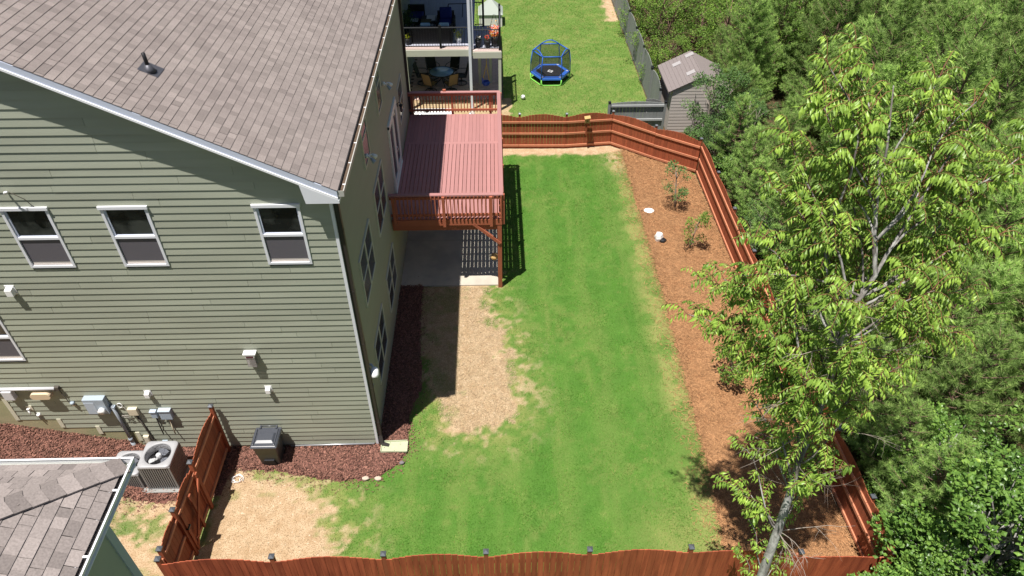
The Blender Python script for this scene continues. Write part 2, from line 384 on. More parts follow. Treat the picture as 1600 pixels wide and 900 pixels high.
def scatter(poly_or_box, dens, wob=0.):
    P = np.array(poly_or_box); x0, y0 = P.min(0); x1, y1 = P.max(0)
    n = int((x1-x0)*(y1-y0)*dens); x = rng.uniform(x0, x1, n); y = rng.uniform(y0, y1, n)
    k = sdist(poly_or_box, x, y)+(fbm(x, y, 2.5, 70)-.5)*wob > 0
    return x[k], y[k]
def flakes(name, x, y, z0, Lr, Wr, mat, tilt, tone, **kw):
    n = len(x); a = rng.uniform(0, 2*math.pi, n); Ln = rng.uniform(*Lr, n); Wd = rng.uniform(*Wr, n)
    D = np.stack([np.cos(a), np.sin(a), rng.normal(0, tilt, n)], -1); S = np.stack([-np.sin(a), np.cos(a), rng.normal(0, .4, n)], -1)
    P = np.stack([x, y, gh(x, y)+z0+rng.uniform(0, .03, n)], -1)
    V = np.stack([P-S*Wd[:, None]/2, P+S*Wd[:, None]/2, P+D*Ln[:, None]+S*Wd[:, None]/2, P+D*Ln[:, None]-S*Wd[:, None]/2], 1)
    F = np.arange(4*n).reshape(-1, 4)
    t = np.repeat(tone(n), 4)
    return obj(name, npmesh(name, V, F, mat, tone=t), **kw)
x, y = scatter(MULCH, 1500)
flakes('mulch_chips', x, y, .06, (.02, .07), (.01, .025), CHIP, .3, lambda n: rng.uniform(.35, 1.25, n)**1.5, kind='stuff', label='reddish brown bark chips spread on the bed along the green house', cat='mulch')
x, y = scatter(STRAW, 2000)
flakes('pine_straw', x, y, .05, (.07, .15), (.005, .010), STRAWN, .15, lambda n: rng.uniform(.5, 1.35, n), kind='stuff', label='orange brown pine needles covering the bed inside the right fence', cat='pine straw')

# needles and chips strayed over the edges, dead thatch on the bare soil
def strays(poly, w, dens):
    P = np.array(poly); x, y = rng.uniform(P[:, 0].min()-w, P[:, 0].max()+w, int(dens*np.ptp(P[:, 0])*np.ptp(P[:, 1]))), None
    y = rng.uniform(P[:, 1].min()-w, P[:, 1].max()+w, len(x)); d = -sdist(poly, x, y)
    k = (d > -.1) & (d < w) & (rng.random(len(x)) < np.exp(-np.maximum(d, 0)/(w*.3))) & (x > -11) & ~((x < -3.3) & (y > 12.3)) & ~((x > 8.3) | (y > 28.0)); return x[k], y[k]
x, y = strays(STRAW, .7, 1300)
flakes('stray_straw', x, y, .02, (.06, .13), (.005, .010), STRAWN, .25, lambda n: rng.uniform(.6, 1.4, n), kind='stuff', label='loose pine needles strayed from the straw bed onto the lawn edge', cat='pine straw')
x, y = strays(MULCH, .5, 700)
flakes('stray_chips', x, y, .02, (.02, .06), (.008, .02), CHIP, .3, lambda n: rng.uniform(.5, 1.2, n), kind='stuff', label='bark chips strayed from the mulch onto sand and grass', cat='mulch')
THATCH = M('dead_thatch', (.50, .38, .23), .9, tone=True)
xa, ya = scatter(SAND_A, 1500, .8); xb, yb = scatter(SAND_B, 160, .8)
xx_, yy_ = np.concatenate([xa, xb]), np.concatenate([ya, yb]); k_ = (sdist(MULCH, xx_, yy_) < -.05) & (yy_ < 18.95) & (xx_ > -7.3)
flakes('dead_thatch', xx_[k_], yy_[k_], .008, (.02, .07), (.003, .007), THATCH, .2, lambda n: rng.uniform(.45, 1.25, n), kind='stuff', label='dead straw coloured grass lying on the worn soil', cat='thatch')

# ------------------------------------------------------------------ lawn blades
GRM = M('grass_blade', (.115, .29, .036), .6, tone=True, trans=.25, noise=(1.3, .12), spec=.2)
GRP = M('dry_grass_blade', (.36, .34, .12), .7, tone=True, trans=.25, noise=(1.3, .1), spec=.2)
def lawn(x0, x1, y0, y1, dens, h, w):
    n = int((x1-x0)*(y1-y0)*dens); x = rng.uniform(x0, x1, n); y = rng.uniform(y0, y1, n)
    g, p, o = masks(x, y)
    ok = (rng.random(n) < g*1.05) & (sdist(MULCH, x, y) < -.02) & (sdist(STRAW, x, y)+(fbm(x, y, 2.5, 70)-.5)*.3 < -.0) & ~o
    ok &= ~((x < -3.3) & (y > 12.3) & (y < 26.3)) & ~((x < .12) & (y > 19) & (y < 26.2))
    x, y, g, p = x[ok], y[ok], g[ok], p[ok]; n = len(x)
    a = rng.uniform(0, 2*math.pi, n); hh = h*rng.uniform(.6, 1.25, n)*(.55+.45*g); lean = rng.normal(0, .5, (n, 2))*hh[:, None]
    B = np.stack([x, y, gh(x, y)-.005], -1); S = np.stack([np.cos(a), np.sin(a), 0*a], -1)*w/2*rng.uniform(.7, 1.3, n)[:, None]
    T = B+np.concatenate([lean, hh[:, None]], 1)
    V = np.stack([B-S, B+S, T], 1); t = rng.uniform(.78, 1.2, n)*(.82+.36*fbm(x, y, 7, 90, 3))*(1+.10*np.sin(x*5.2+.15*np.sin(y*.6))*(y < 28))
    return V, t, (rng.random(n) < p*.50+.02).astype(int)
for nm, lab, args in (('lawn_grass', 'mown bright green grass of the fenced back yard', [(-7.6, 5.9, 7.4, 28.2, 1550, .042, .012)]),
                      ('neighbouring_lawn_grass', 'yellower green grass beyond the far red fence round the trampoline', [(-3.2, 7.5, 28.4, 47, 520, .05, .022)]),
                      ('weedy_grass', 'patchy green tufts growing in the sand left of the gate', [(-11, -7.5, 7.4, 11, 1100, .06, .013)])):
    Vs, ts, ms = zip(*[lawn(*a) for a in args]); V = np.concatenate(Vs); t = np.concatenate(ts); mi = np.concatenate(ms)
    obj(nm, npmesh(nm, V, np.arange(len(V)*3).reshape(-1, 3), [GRM, GRP], tone=np.repeat(t, 3), midx=mi), kind='stuff', label=lab, cat='grass')
#PART2
# ------------------------------------------------------------------ the green house
HX, HY, HE = -3.36, 12.37, 26.1          # right wall, gable wall, far end
RX, RZ, RS = -3.15, 8.53, .515           # roof edge and slope
RY = 12.12                               # rake line
def roofz(x): return RZ+RS*(RX-x)
house = thing('house', 'large olive green lap sided house with brown shingle roof and white trimmed windows', 'house', (-7, 13, 0))
# wall cores
b = MB(); XL = -18.5
poly = [(XL, -.6), (HX-.03, -.6), (HX-.03, 8.36), (-11, roofz(-11)-.22), (XL, roofz(-11)-.22-RS*(-11-XL)+0)]
n = len(poly); b.add([(x, HY+.02, z) for x, z in poly]+[(x, HE, z) for x, z in poly],
      [tuple(range(n)), tuple(range(n, 2*n))[::-1]]+[(i, i+n, (i+1) % n+n, (i+1) % n) for i in range(n)])
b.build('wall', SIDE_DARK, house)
# parged foundation, stepped
b = MB(); b.box(XL, HX-.005, HY-.002, HY+.2, -.5, .14); b.box(XL, -9.7, HY-.004, HY+.015, .1, .78); b.box(XL, -10.65, HY-.006, HY+.012, .7, 1.08); b.box(XL, -11.55, HY-.008, HY+.01, 1.0, 1.40); b.box(XL, -12.6, HY-.010, HY+.008, 1.3, 2.32)
b.box(HX-.05, HX+.004, HY+.01, HE, -.4, .10)
b.build('foundation', FOUND, house)
# gable siding: one object per board
WINS = [(-10.06, -9.10, 6.51, 8.07), (-8.06, -7.10, 6.51, 8.07), (-4.97, -4.02, 6.51, 8.07), (-12.37, -11.42, 3.63, 5.19)]
ub = unit_box('siding_board', SIDING)
sb = MB(); sb.add([(0,-.008,0),(1,-.008,0),(1,.012,0),(0,.012,0),(0,.006,1.02),(1,.006,1.02),(1,.012,1.02),(0,.012,1.02)],
     [(0,3,2,1),(4,5,6,7),(0,1,5,4),(1,2,6,5),(2,3,7,6),(3,0,4,7)]); sbm = sb.mesh('siding_board', SIDING)
EXP = .1805
k = 0; z = .125; nb = 0
def bottom_at(x): return 2.31 if x < -12.62 else 1.395 if x < -11.57 else 1.07 if x < -10.67 else .77 if x < -9.72 else .12
def spans(z):
    """free stretches of wall at this course"""
    xr = HX-.055; zt = z+EXP
    if zt > 8.40: xr = min(xr, RX-(zt+.10-RZ)/RS)
    segs = [(-14.2, xr)]
    cuts = []
    for x0, x1, z0, z1 in WINS:
        if z0-.02 < z+EXP/2 < z1+.02: cuts.append((x0+.03, x1-.03))
    cuts += [(-30, xl) for xl, zb in ((-12.62, 2.31), (-11.57, 1.395), (-10.67, 1.07), (-9.72, .77)) if z+.06 < zb]
    for a, c in cuts:
        new = []
        for s, e in segs:
            if c <= s or a >= e: new.append((s, e)); continue
            if a > s: new.append((s, a))
            if c < e: new.append((c, e))
        segs = new
    return segs
while z < 12.2:
    for s, e in spans(z):
        if e-s < .02: continue
        x = s; first = True
        L0 = 3.66 if (k % 3) else 3.66*rnd.uniform(.4, 1)
        joint = -14.2+rnd.uniform(0, 3.66)
        js = [joint+i*3.66+rnd.uniform(-.35, .35) for i in range(4)]
        pts = [s]+[j for j in js if s+.35 < j < e-.35]+[e]
        for a, c in zip(pts[:-1], pts[1:]):
            piece('siding_board', sbm, house, (a+.003, HY-.012+rnd.uniform(-.001, .001), z+rnd.uniform(-.0015, .0015)), (c-a-.006, 1.25, EXP)); nb += 1
    z += EXP; k += 1
# right-hand wall laps, seen along the wall: too thin to pick apart
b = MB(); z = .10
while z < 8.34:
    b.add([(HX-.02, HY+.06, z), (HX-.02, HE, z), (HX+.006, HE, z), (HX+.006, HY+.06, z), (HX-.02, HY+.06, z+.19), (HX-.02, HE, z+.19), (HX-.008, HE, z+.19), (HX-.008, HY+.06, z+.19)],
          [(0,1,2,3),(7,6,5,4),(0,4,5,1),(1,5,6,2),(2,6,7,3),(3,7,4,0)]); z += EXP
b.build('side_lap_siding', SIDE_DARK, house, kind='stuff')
# trims
b = MB(); b.box(HX-.055, HX+.012, HY-.022, HY+.06, .06, 8.36); b.build('corner_board', TRIM, house)
for x, z0, z1 in ((-12.66, 1.38, 2.32), (-11.62, 1.05, 1.40), (-10.73, .75, 1.075), (-9.78, .42, .78)):
    MB().box(x, x+.11, HY-.03, HY, z0, z1).build('step_trim_board', M('cream_trim_paint', (.62, .60, .47), .6), house)
# roof deck, fascia, soffit
b = MB()
def slab(b, x0, x1, y0, y1, t, dz=0):
    b.add([(x0, y0, roofz(x0)-t+dz), (x1, y0, roofz(x1)-t+dz), (x1, y1, roofz(x1)-t+dz), (x0, y1, roofz(x0)-t+dz), (x0, y0, roofz(x0)+dz), (x1, y0, roofz(x1)+dz), (x1, y1, roofz(x1)+dz), (x0, y1, roofz(x0)+dz)],
          [(0,3,2,1),(4,5,6,7),(0,1,5,4),(1,2,6,5),(2,3,7,6),(3,0,4,7)])
slab(b, -11, RX, RY+.02, HE+.2, .05, -.012)
b.add([(-11, RY+.02, roofz(-11)-.012), (-11, HE+.2, roofz(-11)-.012), (-19, HE+.2, roofz(-11)-4.1), (-19, RY+.02, roofz(-11)-4.1)], [(0, 1, 2, 3)])
b.build('roof', SHING, house)
roof = bpy.data.objects['roof']
b = MB()
for z0, z1, th, mi in ((-.05, -.215, .02, 0),):
    x0, x1 = -11.4, RX+.0
    b.add([(x0, RY, roofz(x0)-.02), (x1, RY, roofz(x1)-.02), (x1, RY, roofz(x1)-.215), (x0, RY, roofz(x0)-.215), (x0, RY+.022, roofz(x0)-.02), (x1, RY+.022, roofz(x1)-.02), (x1, RY+.022, roofz(x1)-.215), (x0, RY+.022, roofz(x0)-.215)],
          [(0,3,2,1),(4,5,6,7),(0,1,5,4),(1,2,6,5),(2,3,7,6),(3,0,4,7)])
b.build('rake_fascia', TRIMB, house)
b = MB(); x0, x1 = -11.4, RX
b.add([(x0, RY-.018, roofz(x0)-.165), (x1, RY-.018, roofz(x1)-.165), (x1, RY-.018, roofz(x1)-.215), (x0, RY-.018, roofz(x0)-.215), (x0, RY, roofz(x0)-.165), (x1, RY, roofz(x1)-.165), (x1, RY, roofz(x1)-.215), (x0, RY, roofz(x0)-.215)],
      [(0,3,2,1),(4,5,6,7),(0,1,5,4),(1,2,6,5),(2,3,7,6),(3,0,4,7)])
b.build('rake_trim_strip', M('bright_trim_paint', (.85, .85, .88), .4), house)
b = MB(); b.add([(x0, RY+.02, roofz(x0)-.20), (x1, RY+.02, roofz(x1)-.20), (x1, HY+.03, roofz(x1)-.20), (x0, HY+.03, roofz(x0)-.20)], [(0, 3, 2, 1)])
b.box(HX-.02, RX-.01, HY, HE+.1, 8.30, 8.33)
b.build('soffit', TRIM, house)
b = MB(); b.add([(-3.86, RY-.02, 8.68), (-3.13, RY-.02, 8.31), (-3.13, RY-.02, 8.24), (-3.80, RY-.02, 8.24), (-3.86, HY-.02, 8.68), (-3.13, HY-.02, 8.31), (-3.13, HY-.02, 8.24), (-3.80, HY-.02, 8.24)],
      [(0,3,2,1),(4,5,6,7),(0,1,5,4),(1,2,6,5),(2,3,7,6),(3,0,4,7)])
b.build('cornice_return', TRIM, house)
# gutter: open trough with leaf litter, hangers
gt = MB(); x0, x1 = RX+.005, RX+.125
gt.box(x0, x1, RY+.03, HE+.1, 8.375, 8.385); gt.box(x1-.006, x1, RY+.03, HE+.1, 8.385, 8.50); gt.box(x1-.006, x1+.012, RY+.028, HE+.1, 8.50, 8.512); gt.box(x0, x1+.004, RY+.02, RY+.028, 8.375, 8.51); gt.box(x0-.004, x0, RY+.03, HE+.1, 8.385, 8.49)
gut = gt.build('gutter', M('gutter_paint', (.42, .41, .38), .45), house)
MB().box(x0+.003, x1-.008, RY+.05, HE, 8.40, 8.435).build('leaf_litter', DEBRIS, gut)
for i in range(17): MB().box(x1-.05, x1+.010, RY+.25+i*.82, RY+.275+i*.82, 8.499, 8.513).build('gutter_hanger', WPL, gut)
# shingles
def shingle_rows(y0, y1, x_eave, rows, keep=None, w=(.14, .30)):
    out = []
    for r in range(rows):
        xe = x_eave-r*.143+rnd.uniform(-.002, .002); y = y0-rnd.uniform(0, .2)
        while y < y1:
            ww = rnd.uniform(*w)
            a, c = max(y, y0), min(y+ww-.003, y1)
            if c-a > .03: out.append((r, xe, a, c, rnd.choice((.86, .93, .97, 1, 1.03, 1.07, 1.12))*rnd.uniform(.97, 1.03), rnd.uniform(0, .004)))
            y += ww
    return out
nrm_r = Vector((RS, 0, 1)).normalized(); dwn = Vector((1, 0, -RS)).normalized()
def shingle_geo(a, c, h):
    # local: origin at the butt edge, u up-slope .20, v across, n normal
    up = -dwn
    P = lambda u, v, n_: up*u+Vector((0, v, 0))+nrm_r*n_
    V = [P(0, 0, 0), P(0, c-a, 0), P(.168, c-a, -.004), P(.168, 0, -.004), P(0, 0, .009+h), P(0, c-a, .009+h), P(.168, c-a, .0), P(.168, 0, .0)]
    Fc = [(0,1,5,4), (4,5,6,7), (1,2,6,5), (3,0,4,7)]
    return V, Fc
def lay(list_, parent, mat, single, ridge_ok=lambda r, xe, a, c: True, z_of=roofz):
    variants = {}
    V = []; Fq = []; T = []
    for r, xe, a, c, t, h in list_:
        if not ridge_ok(r, xe, a, c): continue
        if single(r, xe, a, c):
            key = (round((c-a)*50), round(t*12))
            if key not in variants:
                v, f = shingle_geo(0, key[0]/50, .002)
                variants[key] = npmesh('shingle', [tuple(q) for q in v], f, mat, tone=[key[1]/12]*8)
            o = piece('shingle', variants[key], parent, (xe, a, z_of(xe)+rnd.uniform(0, .002)))
        else:
            v, f = shingle_geo(a, c, h); n = len(V); o_ = Vector((xe, a, z_of(xe)))-off(parent)
            V += [tuple(q+o_) for q in v]; Fq += [tuple(i+n for i in q) for q in f]; T += [t]*8
    if V: obj('shingle_courses', npmesh('shingle_courses', V, Fq, mat, tone=T), parent, kind='stuff')
rows = shingle_rows(RY-.005, HE+.2, RX+.012, 54, None, (.12, .24))
def dist_key(s): p = proj(s[1], s[2], roofz(s[1])); return p[2] if -5 < p[0] < 1610 and -5 < p[1] < 905 else 99
ds = sorted(rows, key=dist_key); near = set(id(s) for s in ds[:300])
sing = {(s[0], s[1], s[2]) for s in ds[:298]}
lay(rows, roof, SHING, lambda r, xe, a, c: (r, xe, a) in sing)
# plumbing vent
v = Vector((-6.73, 13.62, roofz(-6.73)))
b = MB(); b.add([tuple(v+q) for q in (Vector((.18, -.14, .012-.09)), Vector((.18, .26, .012-.09)), Vector((-.16, .26, .012+.085)), Vector((-.16, -.14, .012+.085)))], [(0, 1, 2, 3)])
b.tube([v+Vector((0, 0, -.02)), v+Vector((0, 0, .05)), v+Vector((0, 0, .13))], [.13, .09, .055], 14)
vb = b.build('vent_flashing', setm(M('lead_flashing', (.10, .10, .115), .5), Metallic=.5), house)
MB().tube([v+Vector((0, 0, .1)), v+Vector((-.01, .0, .36))], .038, 12).build('vent_pipe', BLACK, vb)
# downspouts
b = MB(); b.box(HX+.014, HX+.12, HY+.03, HY+.13, .35, 8.2); b.bar((HX+.067, HY+.08, 8.18), (RX+.06, HY+.08, 8.40), .09, .09); b.bar((HX+.067, HY+.08, .37), (HX+.10, HY-.06, .12), .1, .09); b.bar((HX+.10, HY-.06, .13), (HX+.3, HY-.10, .07), .1, .08)
for z in (.9, 2.3, 3.9, 5.6, 7.3): b.box(HX+.01, HX+.125, HY+.025, HY+.135, z, z+.03)
b.build('downspout', BROWNM, house)
b = MB(); b.box(HX+.01, HX+.10, HE-.14, HE-.04, .2, 8.35); b.build('downspout', BROWNM, house)
MB().tube([(-5.75, HY-.05, .10), (-3.46, HY-.05, .13)], .022, 8).build('base_drip_pipe', setm(M('bare_aluminium', (.6, .62, .66), .35), Metallic=.7), house)

# windows on the gable: frame > sash, pane, screen
def gable_window(x0, x1, z0, z1):
    y = HY-.006; b = MB(); w = .055
    b.box(x0, x0+w, y-.035, y+.03, z0+w, z1-w); b.box(x1-w, x1, y-.035, y+.03, z0+w, z1-w); b.box(x0, x1, y-.035, y+.03, z0, z0+w)
    b.box(x0-.02, x1+.02, y-.06, y+.03, z1-w, z1+.015); b.box(x0+w, x1-w, y-.03, y+.03, (z0+z1)/2-.03, (z0+z1)/2+.03)
    f = b.build('window', TRIM, house)
    zm = (z0+z1)/2
    b = MB(); b.box(x0+w, x0+w+.04, y-.008, y+.03, zm+.03, z1-w); b.box(x1-w-.025, x1-w, y-.008, y+.03, zm+.03, z1-w); b.box(x0+w+.04, x1-w-.025, y-.008, y+.03, z1-w-.04, z1-w); b.box(x0+w+.04, x1-w-.025, y-.012, y+.03, zm+.03, zm+.05)
    b.build('sash', TRIMB, f)
    MB().box(x0+w+.03, x1-w-.02, y+.015, y+.028, zm+.04, z1-w-.03).build('pane', GLASS, f)
    MB().box(x0+w, x1-w, y-.004, y+.004, z0+w+.09, zm-.03).build('insect_screen', SCREEN, f)
    b = MB(); b.box(x0+w, x1-w, y-.010, y+.02, z0+w, z0+w+.035); b.box(x0+w+.03, x1-w-.02, y-.002, y+.02, z0+w+.035, z0+w+.09); b.build('sill', M('sill_vinyl', (.55, .50, .47), .5), f)
for w_ in WINS: gable_window(*w_)
WTRIM = M('side_window_trim', (.56, .54, .45), .5)
def side_window(y0, y1, z0, z1, mull=True, glass=GLASSB):
    x = HX+.010; b = MB(); w = .05; zm = (z0+z1)/2; ym = (y0+y1)/2
    b.box(x-.02, x+.028, y0, y0+w, z0, z1); b.box(x-.02, x+.028, y1-w, y1, z0, z1); b.box(x-.02, x+.026, y0+w, y1-w, z0, z0+w); b.box(x-.02, x+.026, y0+w, y1-w, z1-w, z1)
    if mull: b.box(x-.02, x+.024, ym-.04, ym+.04, z0+w, z1-w)
    b.box(x-.02, x+.020, y0+w, y1-w, zm-.025, zm+.025)
    f = b.build('window', WTRIM, house)
    halves = ((y0+w, ym-.04), (ym+.04, y1-w)) if mull else ((y0+w, y1-w),)
    for a, c in halves:
        MB().box(x-.012, x+.004, a, c, zm+.025, z1-w).build('pane', glass, f); MB().box(x-.012, x+.008, a, c, z0+w, zm-.025).build('pane', glass, f)
side_window(13.72, 15.52, .95, 2.44); side_window(16.65, 18.5, .95, 2.36)
side_window(13.70, 15.52, 3.93, 5.42); side_window(16.65, 18.45, 3.93, 5.45)
side_window(16.1, 17.0, 6.52, 8.05, False); side_window(19.0, 19.9, 6.52, 8.05, False); side_window(23.2, 24.5, 3.95, 5.3, False)
# deck door: white patio door with sidelights
b = MB(); x = HX+.006; y0, y1, z0, z1 = 20.35, 22.45, 2.96, 5.42
b.box(x-.02, x+.05, y0, y0+.09, z0, z1); b.box(x-.02, x+.05, y1-.09, y1, z0, z1); b.box(x-.02, x+.05, y0, y1, z1-.09, z1+.01); b.box(x-.02, x+.045, (y0+y1)/2-.05, (y0+y1)/2+.05, z0, z1-.09); b.box(x-.02, x+.06, y0, y1, z0-.03, z0+.05)
for a, c in ((y0+.09, (y0+y1)/2-.05), ((y0+y1)/2+.05, y1-.09)):
    b.box(x-.02, x+.035, a, a+.12, z0+.05, z1-.09); b.box(x-.02, x+.035, c-.12, c, z0+.05, z1-.09); b.box(x-.02, x+.035, a+.12, c-.12, z0+.05, z0+.32); b.box(x-.02, x+.035, a+.12, c-.12, z1-.25, z1-.09)
d = b.build('patio_door', M('door_frame_paint', (.78, .77, .70), .5), house)
for a, c in ((y0+.21, (y0+y1)/2-.17), ((y0+y1)/2+.17, y1-.21)): MB().box(x-.01, x+.012, a, c, z0+.32, z1-.25).build('pane', GLASSB, d)
MB().tube([(x+.06, (y0+y1)/2+.1, 3.9), (x+.09, (y0+y1)/2+.1, 4.0), (x+.06, (y0+y1)/2+.1, 4.1)], .015, 6).build('handle', setm(M('nickel', (.6, .6, .6), .3), Metallic=.8), d)

# ------------------------------------------------------------------ things fixed to the gable wall
Yw = HY-.012
def vent_hood(cx, ztop, w, h, d, label, mat=WPL):
    t = thing('vent_hood', label, 'vent', (cx, Yw, ztop-h), 'small vents on the gable wall')
    b = MB(); b.add([(cx-w/2, Yw, ztop), (cx+w/2, Yw, ztop), (cx+w/2, Yw-d, ztop-.03), (cx-w/2, Yw-d, ztop-.03), (cx-w/2, Yw, ztop-h), (cx+w/2, Yw, ztop-h), (cx+w/2, Yw-d, ztop-h), (cx-w/2, Yw-d, ztop-h)],
                    [(0,3,2,1),(4,5,6,7),(0,4,7,3),(1,2,6,5),(3,7,6,2),(0,1,5,4)]); b.build('hood', mat, t, bevel=.006)
    MB().box(cx-w/2-.03, cx+w/2+.03, Yw-.012, Yw+.008, ztop-h-.03, ztop+.03).build('back_plate', mat, t)
    MB().box(cx-w/2+.015, cx+w/2-.015, Yw-d+.01, Yw-.01, ztop-h-.006, ztop-h+.004).build('grille', BLACK, t)
vent_hood(-10.78, 5.98, .15, .2, .13, 'white hooded wall vent below the leftmost upper gable window')
vent_hood(-5.86, 2.52, .12, .16, .12, 'small white wall vent low on the gable above the black bin')
vent_hood(-8.92, 2.44, .12, .16, .12, 'small white wall vent above the pair of grey electrical boxes')
t = thing('dryer_vent', 'white louvred dryer vent with wire cage high on the gable wall', 'vent', (-5.98, Yw, 3.3))
b = MB(); b.box(-6.13, -5.87, Yw-.03, Yw, 3.74, 3.83); b.box(-6.15, -5.85, Yw-.16, Yw, 3.815, 3.84); b.build('top_cover', WPL, t)
b = MB(); b.add([(-6.12, Yw-.15, 3.80), (-5.88, Yw-.15, 3.80), (-5.90, Yw-.15, 3.70), (-6.10, Yw-.15, 3.70), (-6.12, Yw, 3.80), (-5.88, Yw, 3.80), (-5.90, Yw, 3.70), (-6.10, Yw, 3.70)],
                [(0,3,2,1),(4,5,6,7),(0,1,5,4),(1,2,6,5),(2,3,7,6),(3,0,4,7)]); b.build('hood', WPL, t)
b = MB(); b.box(-6.09, -5.91, Yw-.153, Yw-.15, 3.715, 3.77); b.build('louvre', M('maroon_louvre', (.10, .03, .04), .6), t)  # flat maroon strip across the front of the hood
b = MB(); CG = M('cage_wire', (.30, .27, .27), .6)
for i in range(8): xx = -6.10+i*.0285; b.bar((xx, Yw-.14, 3.70), (xx, Yw-.14, 3.40), .007, .007); b.bar((xx, Yw-.14, 3.40), (xx, Yw, 3.40), .006, .006)
for i in range(9): zz = 3.40+i*.035; b.bar((-6.10, Yw-.14, zz), (-5.90, Yw-.14, zz), .005, .007); b.bar((-5.90, Yw-.14, zz), (-5.90, Yw, zz), .005, .007); b.bar((-6.10, Yw-.14, zz), (-6.10, Yw, zz), .005, .007)
b.build('wire_cage', CG, t)
# electric meter and conduit
t = thing('electric_meter', 'large grey electric meter box with round dial and tall conduit', 'electric meter', (-10.2, Yw, 0))
MB().box(-10.56, -10.03, Yw-.17, Yw, 1.75, 2.30).build('meter_box', GREYBOX, t, bevel=.008)
MB().box(-10.55, -10.30, Yw-.176, Yw-.17, 1.77, 2.20).build('cover_panel', M('light_grey_enclosure', (.42, .48, .56), .45), t)
b = MB(); b.tube([(-10.16, Yw-.17, 1.93), (-10.16, Yw-.27, 1.93)], .085, 20); b.build('dial', WPL, t)
b = MB(); b.tube([(-9.97, Yw-.06, 1.95), (-9.95, Yw-.06, 1.4), (-9.95, Yw-.06, .42)], .042, 10); b.tube([(-9.95, Yw-.06, .62), (-9.95, Yw-.06, .5)], .056, 10); b.tube([(-9.95, Yw-.06, .43), (-9.95, Yw-.08, .0)], .055, 10); b.build('conduit', PIPE, t)
MB().box(-10.05, -9.90, Yw-.10, Yw, 1.86, 1.92).build('bracket', GREYBOX, t)
# disconnect boxes
for x0, x1, z0, z1, d, lab, g in ((-9.08, -8.93, 1.45, 1.70, .09, 'small grey switch box on the wall, the left of the pair over the air conditioner', 0), (-8.84, -8.54, 1.42, 1.76, .12, 'larger grey disconnect box on the wall, the right of the pair over the air conditioner', 1)):
    t = thing('electrical_box', lab, 'electrical box', ((x0+x1)/2, Yw, z0), 'grey electrical boxes over the air conditioner')
    MB().box(x0, x1, Yw-d, Yw, z0, z1).build('enclosure', GREYBOX, t, bevel=.006); MB().box(x0-.008, x1+.008, Yw-d-.02, Yw, z1-.02, z1+.006).build('lid', M('light_grey_enclosure', (.42, .48, .56)), t)
    MB().tube([((x0+x1)/2, Yw-.04, z0), ((x0+x1)/2-.02, Yw-.04, 1.0), ((x0+x1)/2+.02, Yw-.1, .8)], .016, 6).build('cable', BLACK if not g else M('cream_conduit', (.6, .55, .4), .6), t)
# cable box
t = thing('cable_box', 'beige cable junction box with coiled wires beside the meter', 'junction box', (-9.5, Yw, 1.6))
MB().box(-9.62, -9.38, Yw-.10, Yw, 1.58, 1.82).build('enclosure', BEIGE, t, bevel=.008)
MB().tube([(-9.78+.06*math.cos(a/3), Yw-.03, 1.92+.08*math.sin(a/3)) for a in range(20)], .012, 5).build('cable_coil', WPL, t)
b = MB(); b.tube([(-9.75+.10*math.cos(a*.9), Yw-.04-.01*a % .05, 1.50+.05*math.sin(a*.7)) for a in range(14)], .008, 5); b.tube([(-9.70, Yw-.03, 1.85), (-9.66, Yw-.04, 1.65), (-9.68, Yw-.03, 1.5)], .008, 5); b.build('wire_tangle', M('grey_wire', (.3, .28, .25), .6), t)
b = MB(); b.tube([(-9.50, Yw-.03, 1.58), (-9.42, Yw-.03, .9), (-9.36, Yw-.05, .3), (-9.3, Yw-.1, .05)], .02, 6); b.build('wire', M('dark_wire', (.08, .07, .06), .6), t)
for x0, z0, z1, lab in ((-9.60, .25, .66, 'tall cream utility cover at the foot of the green wall beside the mulch'), (-9.17, .2, .42, 'low pale blue grey utility cover tucked behind the air conditioner')):
    t = thing('utility_cover', lab, 'utility cover', (x0, Yw, z0)); MB().box(x0, x0+.15, Yw-.07, Yw, z0, z1).build('cover', BEIGE if z1 > .5 else GREYBOX, t, bevel=.008); MB().box(x0+.02, x0+.13, Yw-.078, Yw-.07, z0+.03, z1-.03).build('front_panel', M('cream_panel', (.66, .62, .5), .5) if z1 > .5 else GREYBOX, t)
# pipe run with bracket, vent cover, spigot
t = thing('pipe_run', 'long white pipe running level along the gable wall at the left edge', 'pipe', (-12, Yw, 2.6))
b = MB(); b.tube([(-13.6, Yw-.07, 2.66), (-11.12, Yw-.07, 2.66)], .045, 10); b.build('pipe', M('white_pvc', (.62, .62, .65), .4), t)
b = MB(); b.tube([(-11.12, Yw-.05, 2.64), (-11.05, Yw-.05, 2.6), (-11.0, Yw-.04, 2.1), (-10.85, Yw-.03, 1.95)], .012, 6); b.box(-11.14, -11.02, Yw-.09, Yw, 2.58, 2.70); b.build('end_wire', M('dark_wire', (.08, .07, .06), .6), t)
b = MB(); b.box(-12.46, -12.20, Yw-.14, Yw, 2.30, 2.62); b.build('junction', M('white_pvc', (.62, .62, .65), .4), t, bevel=.02)
t = thing('oval_vent_cover', 'beige oval cover sticking out below the white pipe', 'vent cover', (-11.5, Yw, 2.4))
b = MB(); b.prism([(-11.68+.10*math.cos(a), 0+.10*math.sin(a)) for a in np.linspace(math.pi/2, 3*math.pi/2, 9)]+[(-11.38+.10*math.cos(a), .10*math.sin(a)) for a in np.linspace(-math.pi/2, math.pi/2, 9)], 0, .16)
b.v = [(x, Yw-z, 2.44+y) for x, y, z in b.v]; b.build('cover', M('beige_cover', (.66, .52, .36), .6), t); MB().box(-11.75, -11.31, Yw-.01, Yw+.004, 2.33, 2.55).build('back_plate', BEIGE, t)
t = thing('garden_tap', 'small white garden tap on a square plate by the stepped foundation', 'tap', (-12.0, Yw, 1.8))
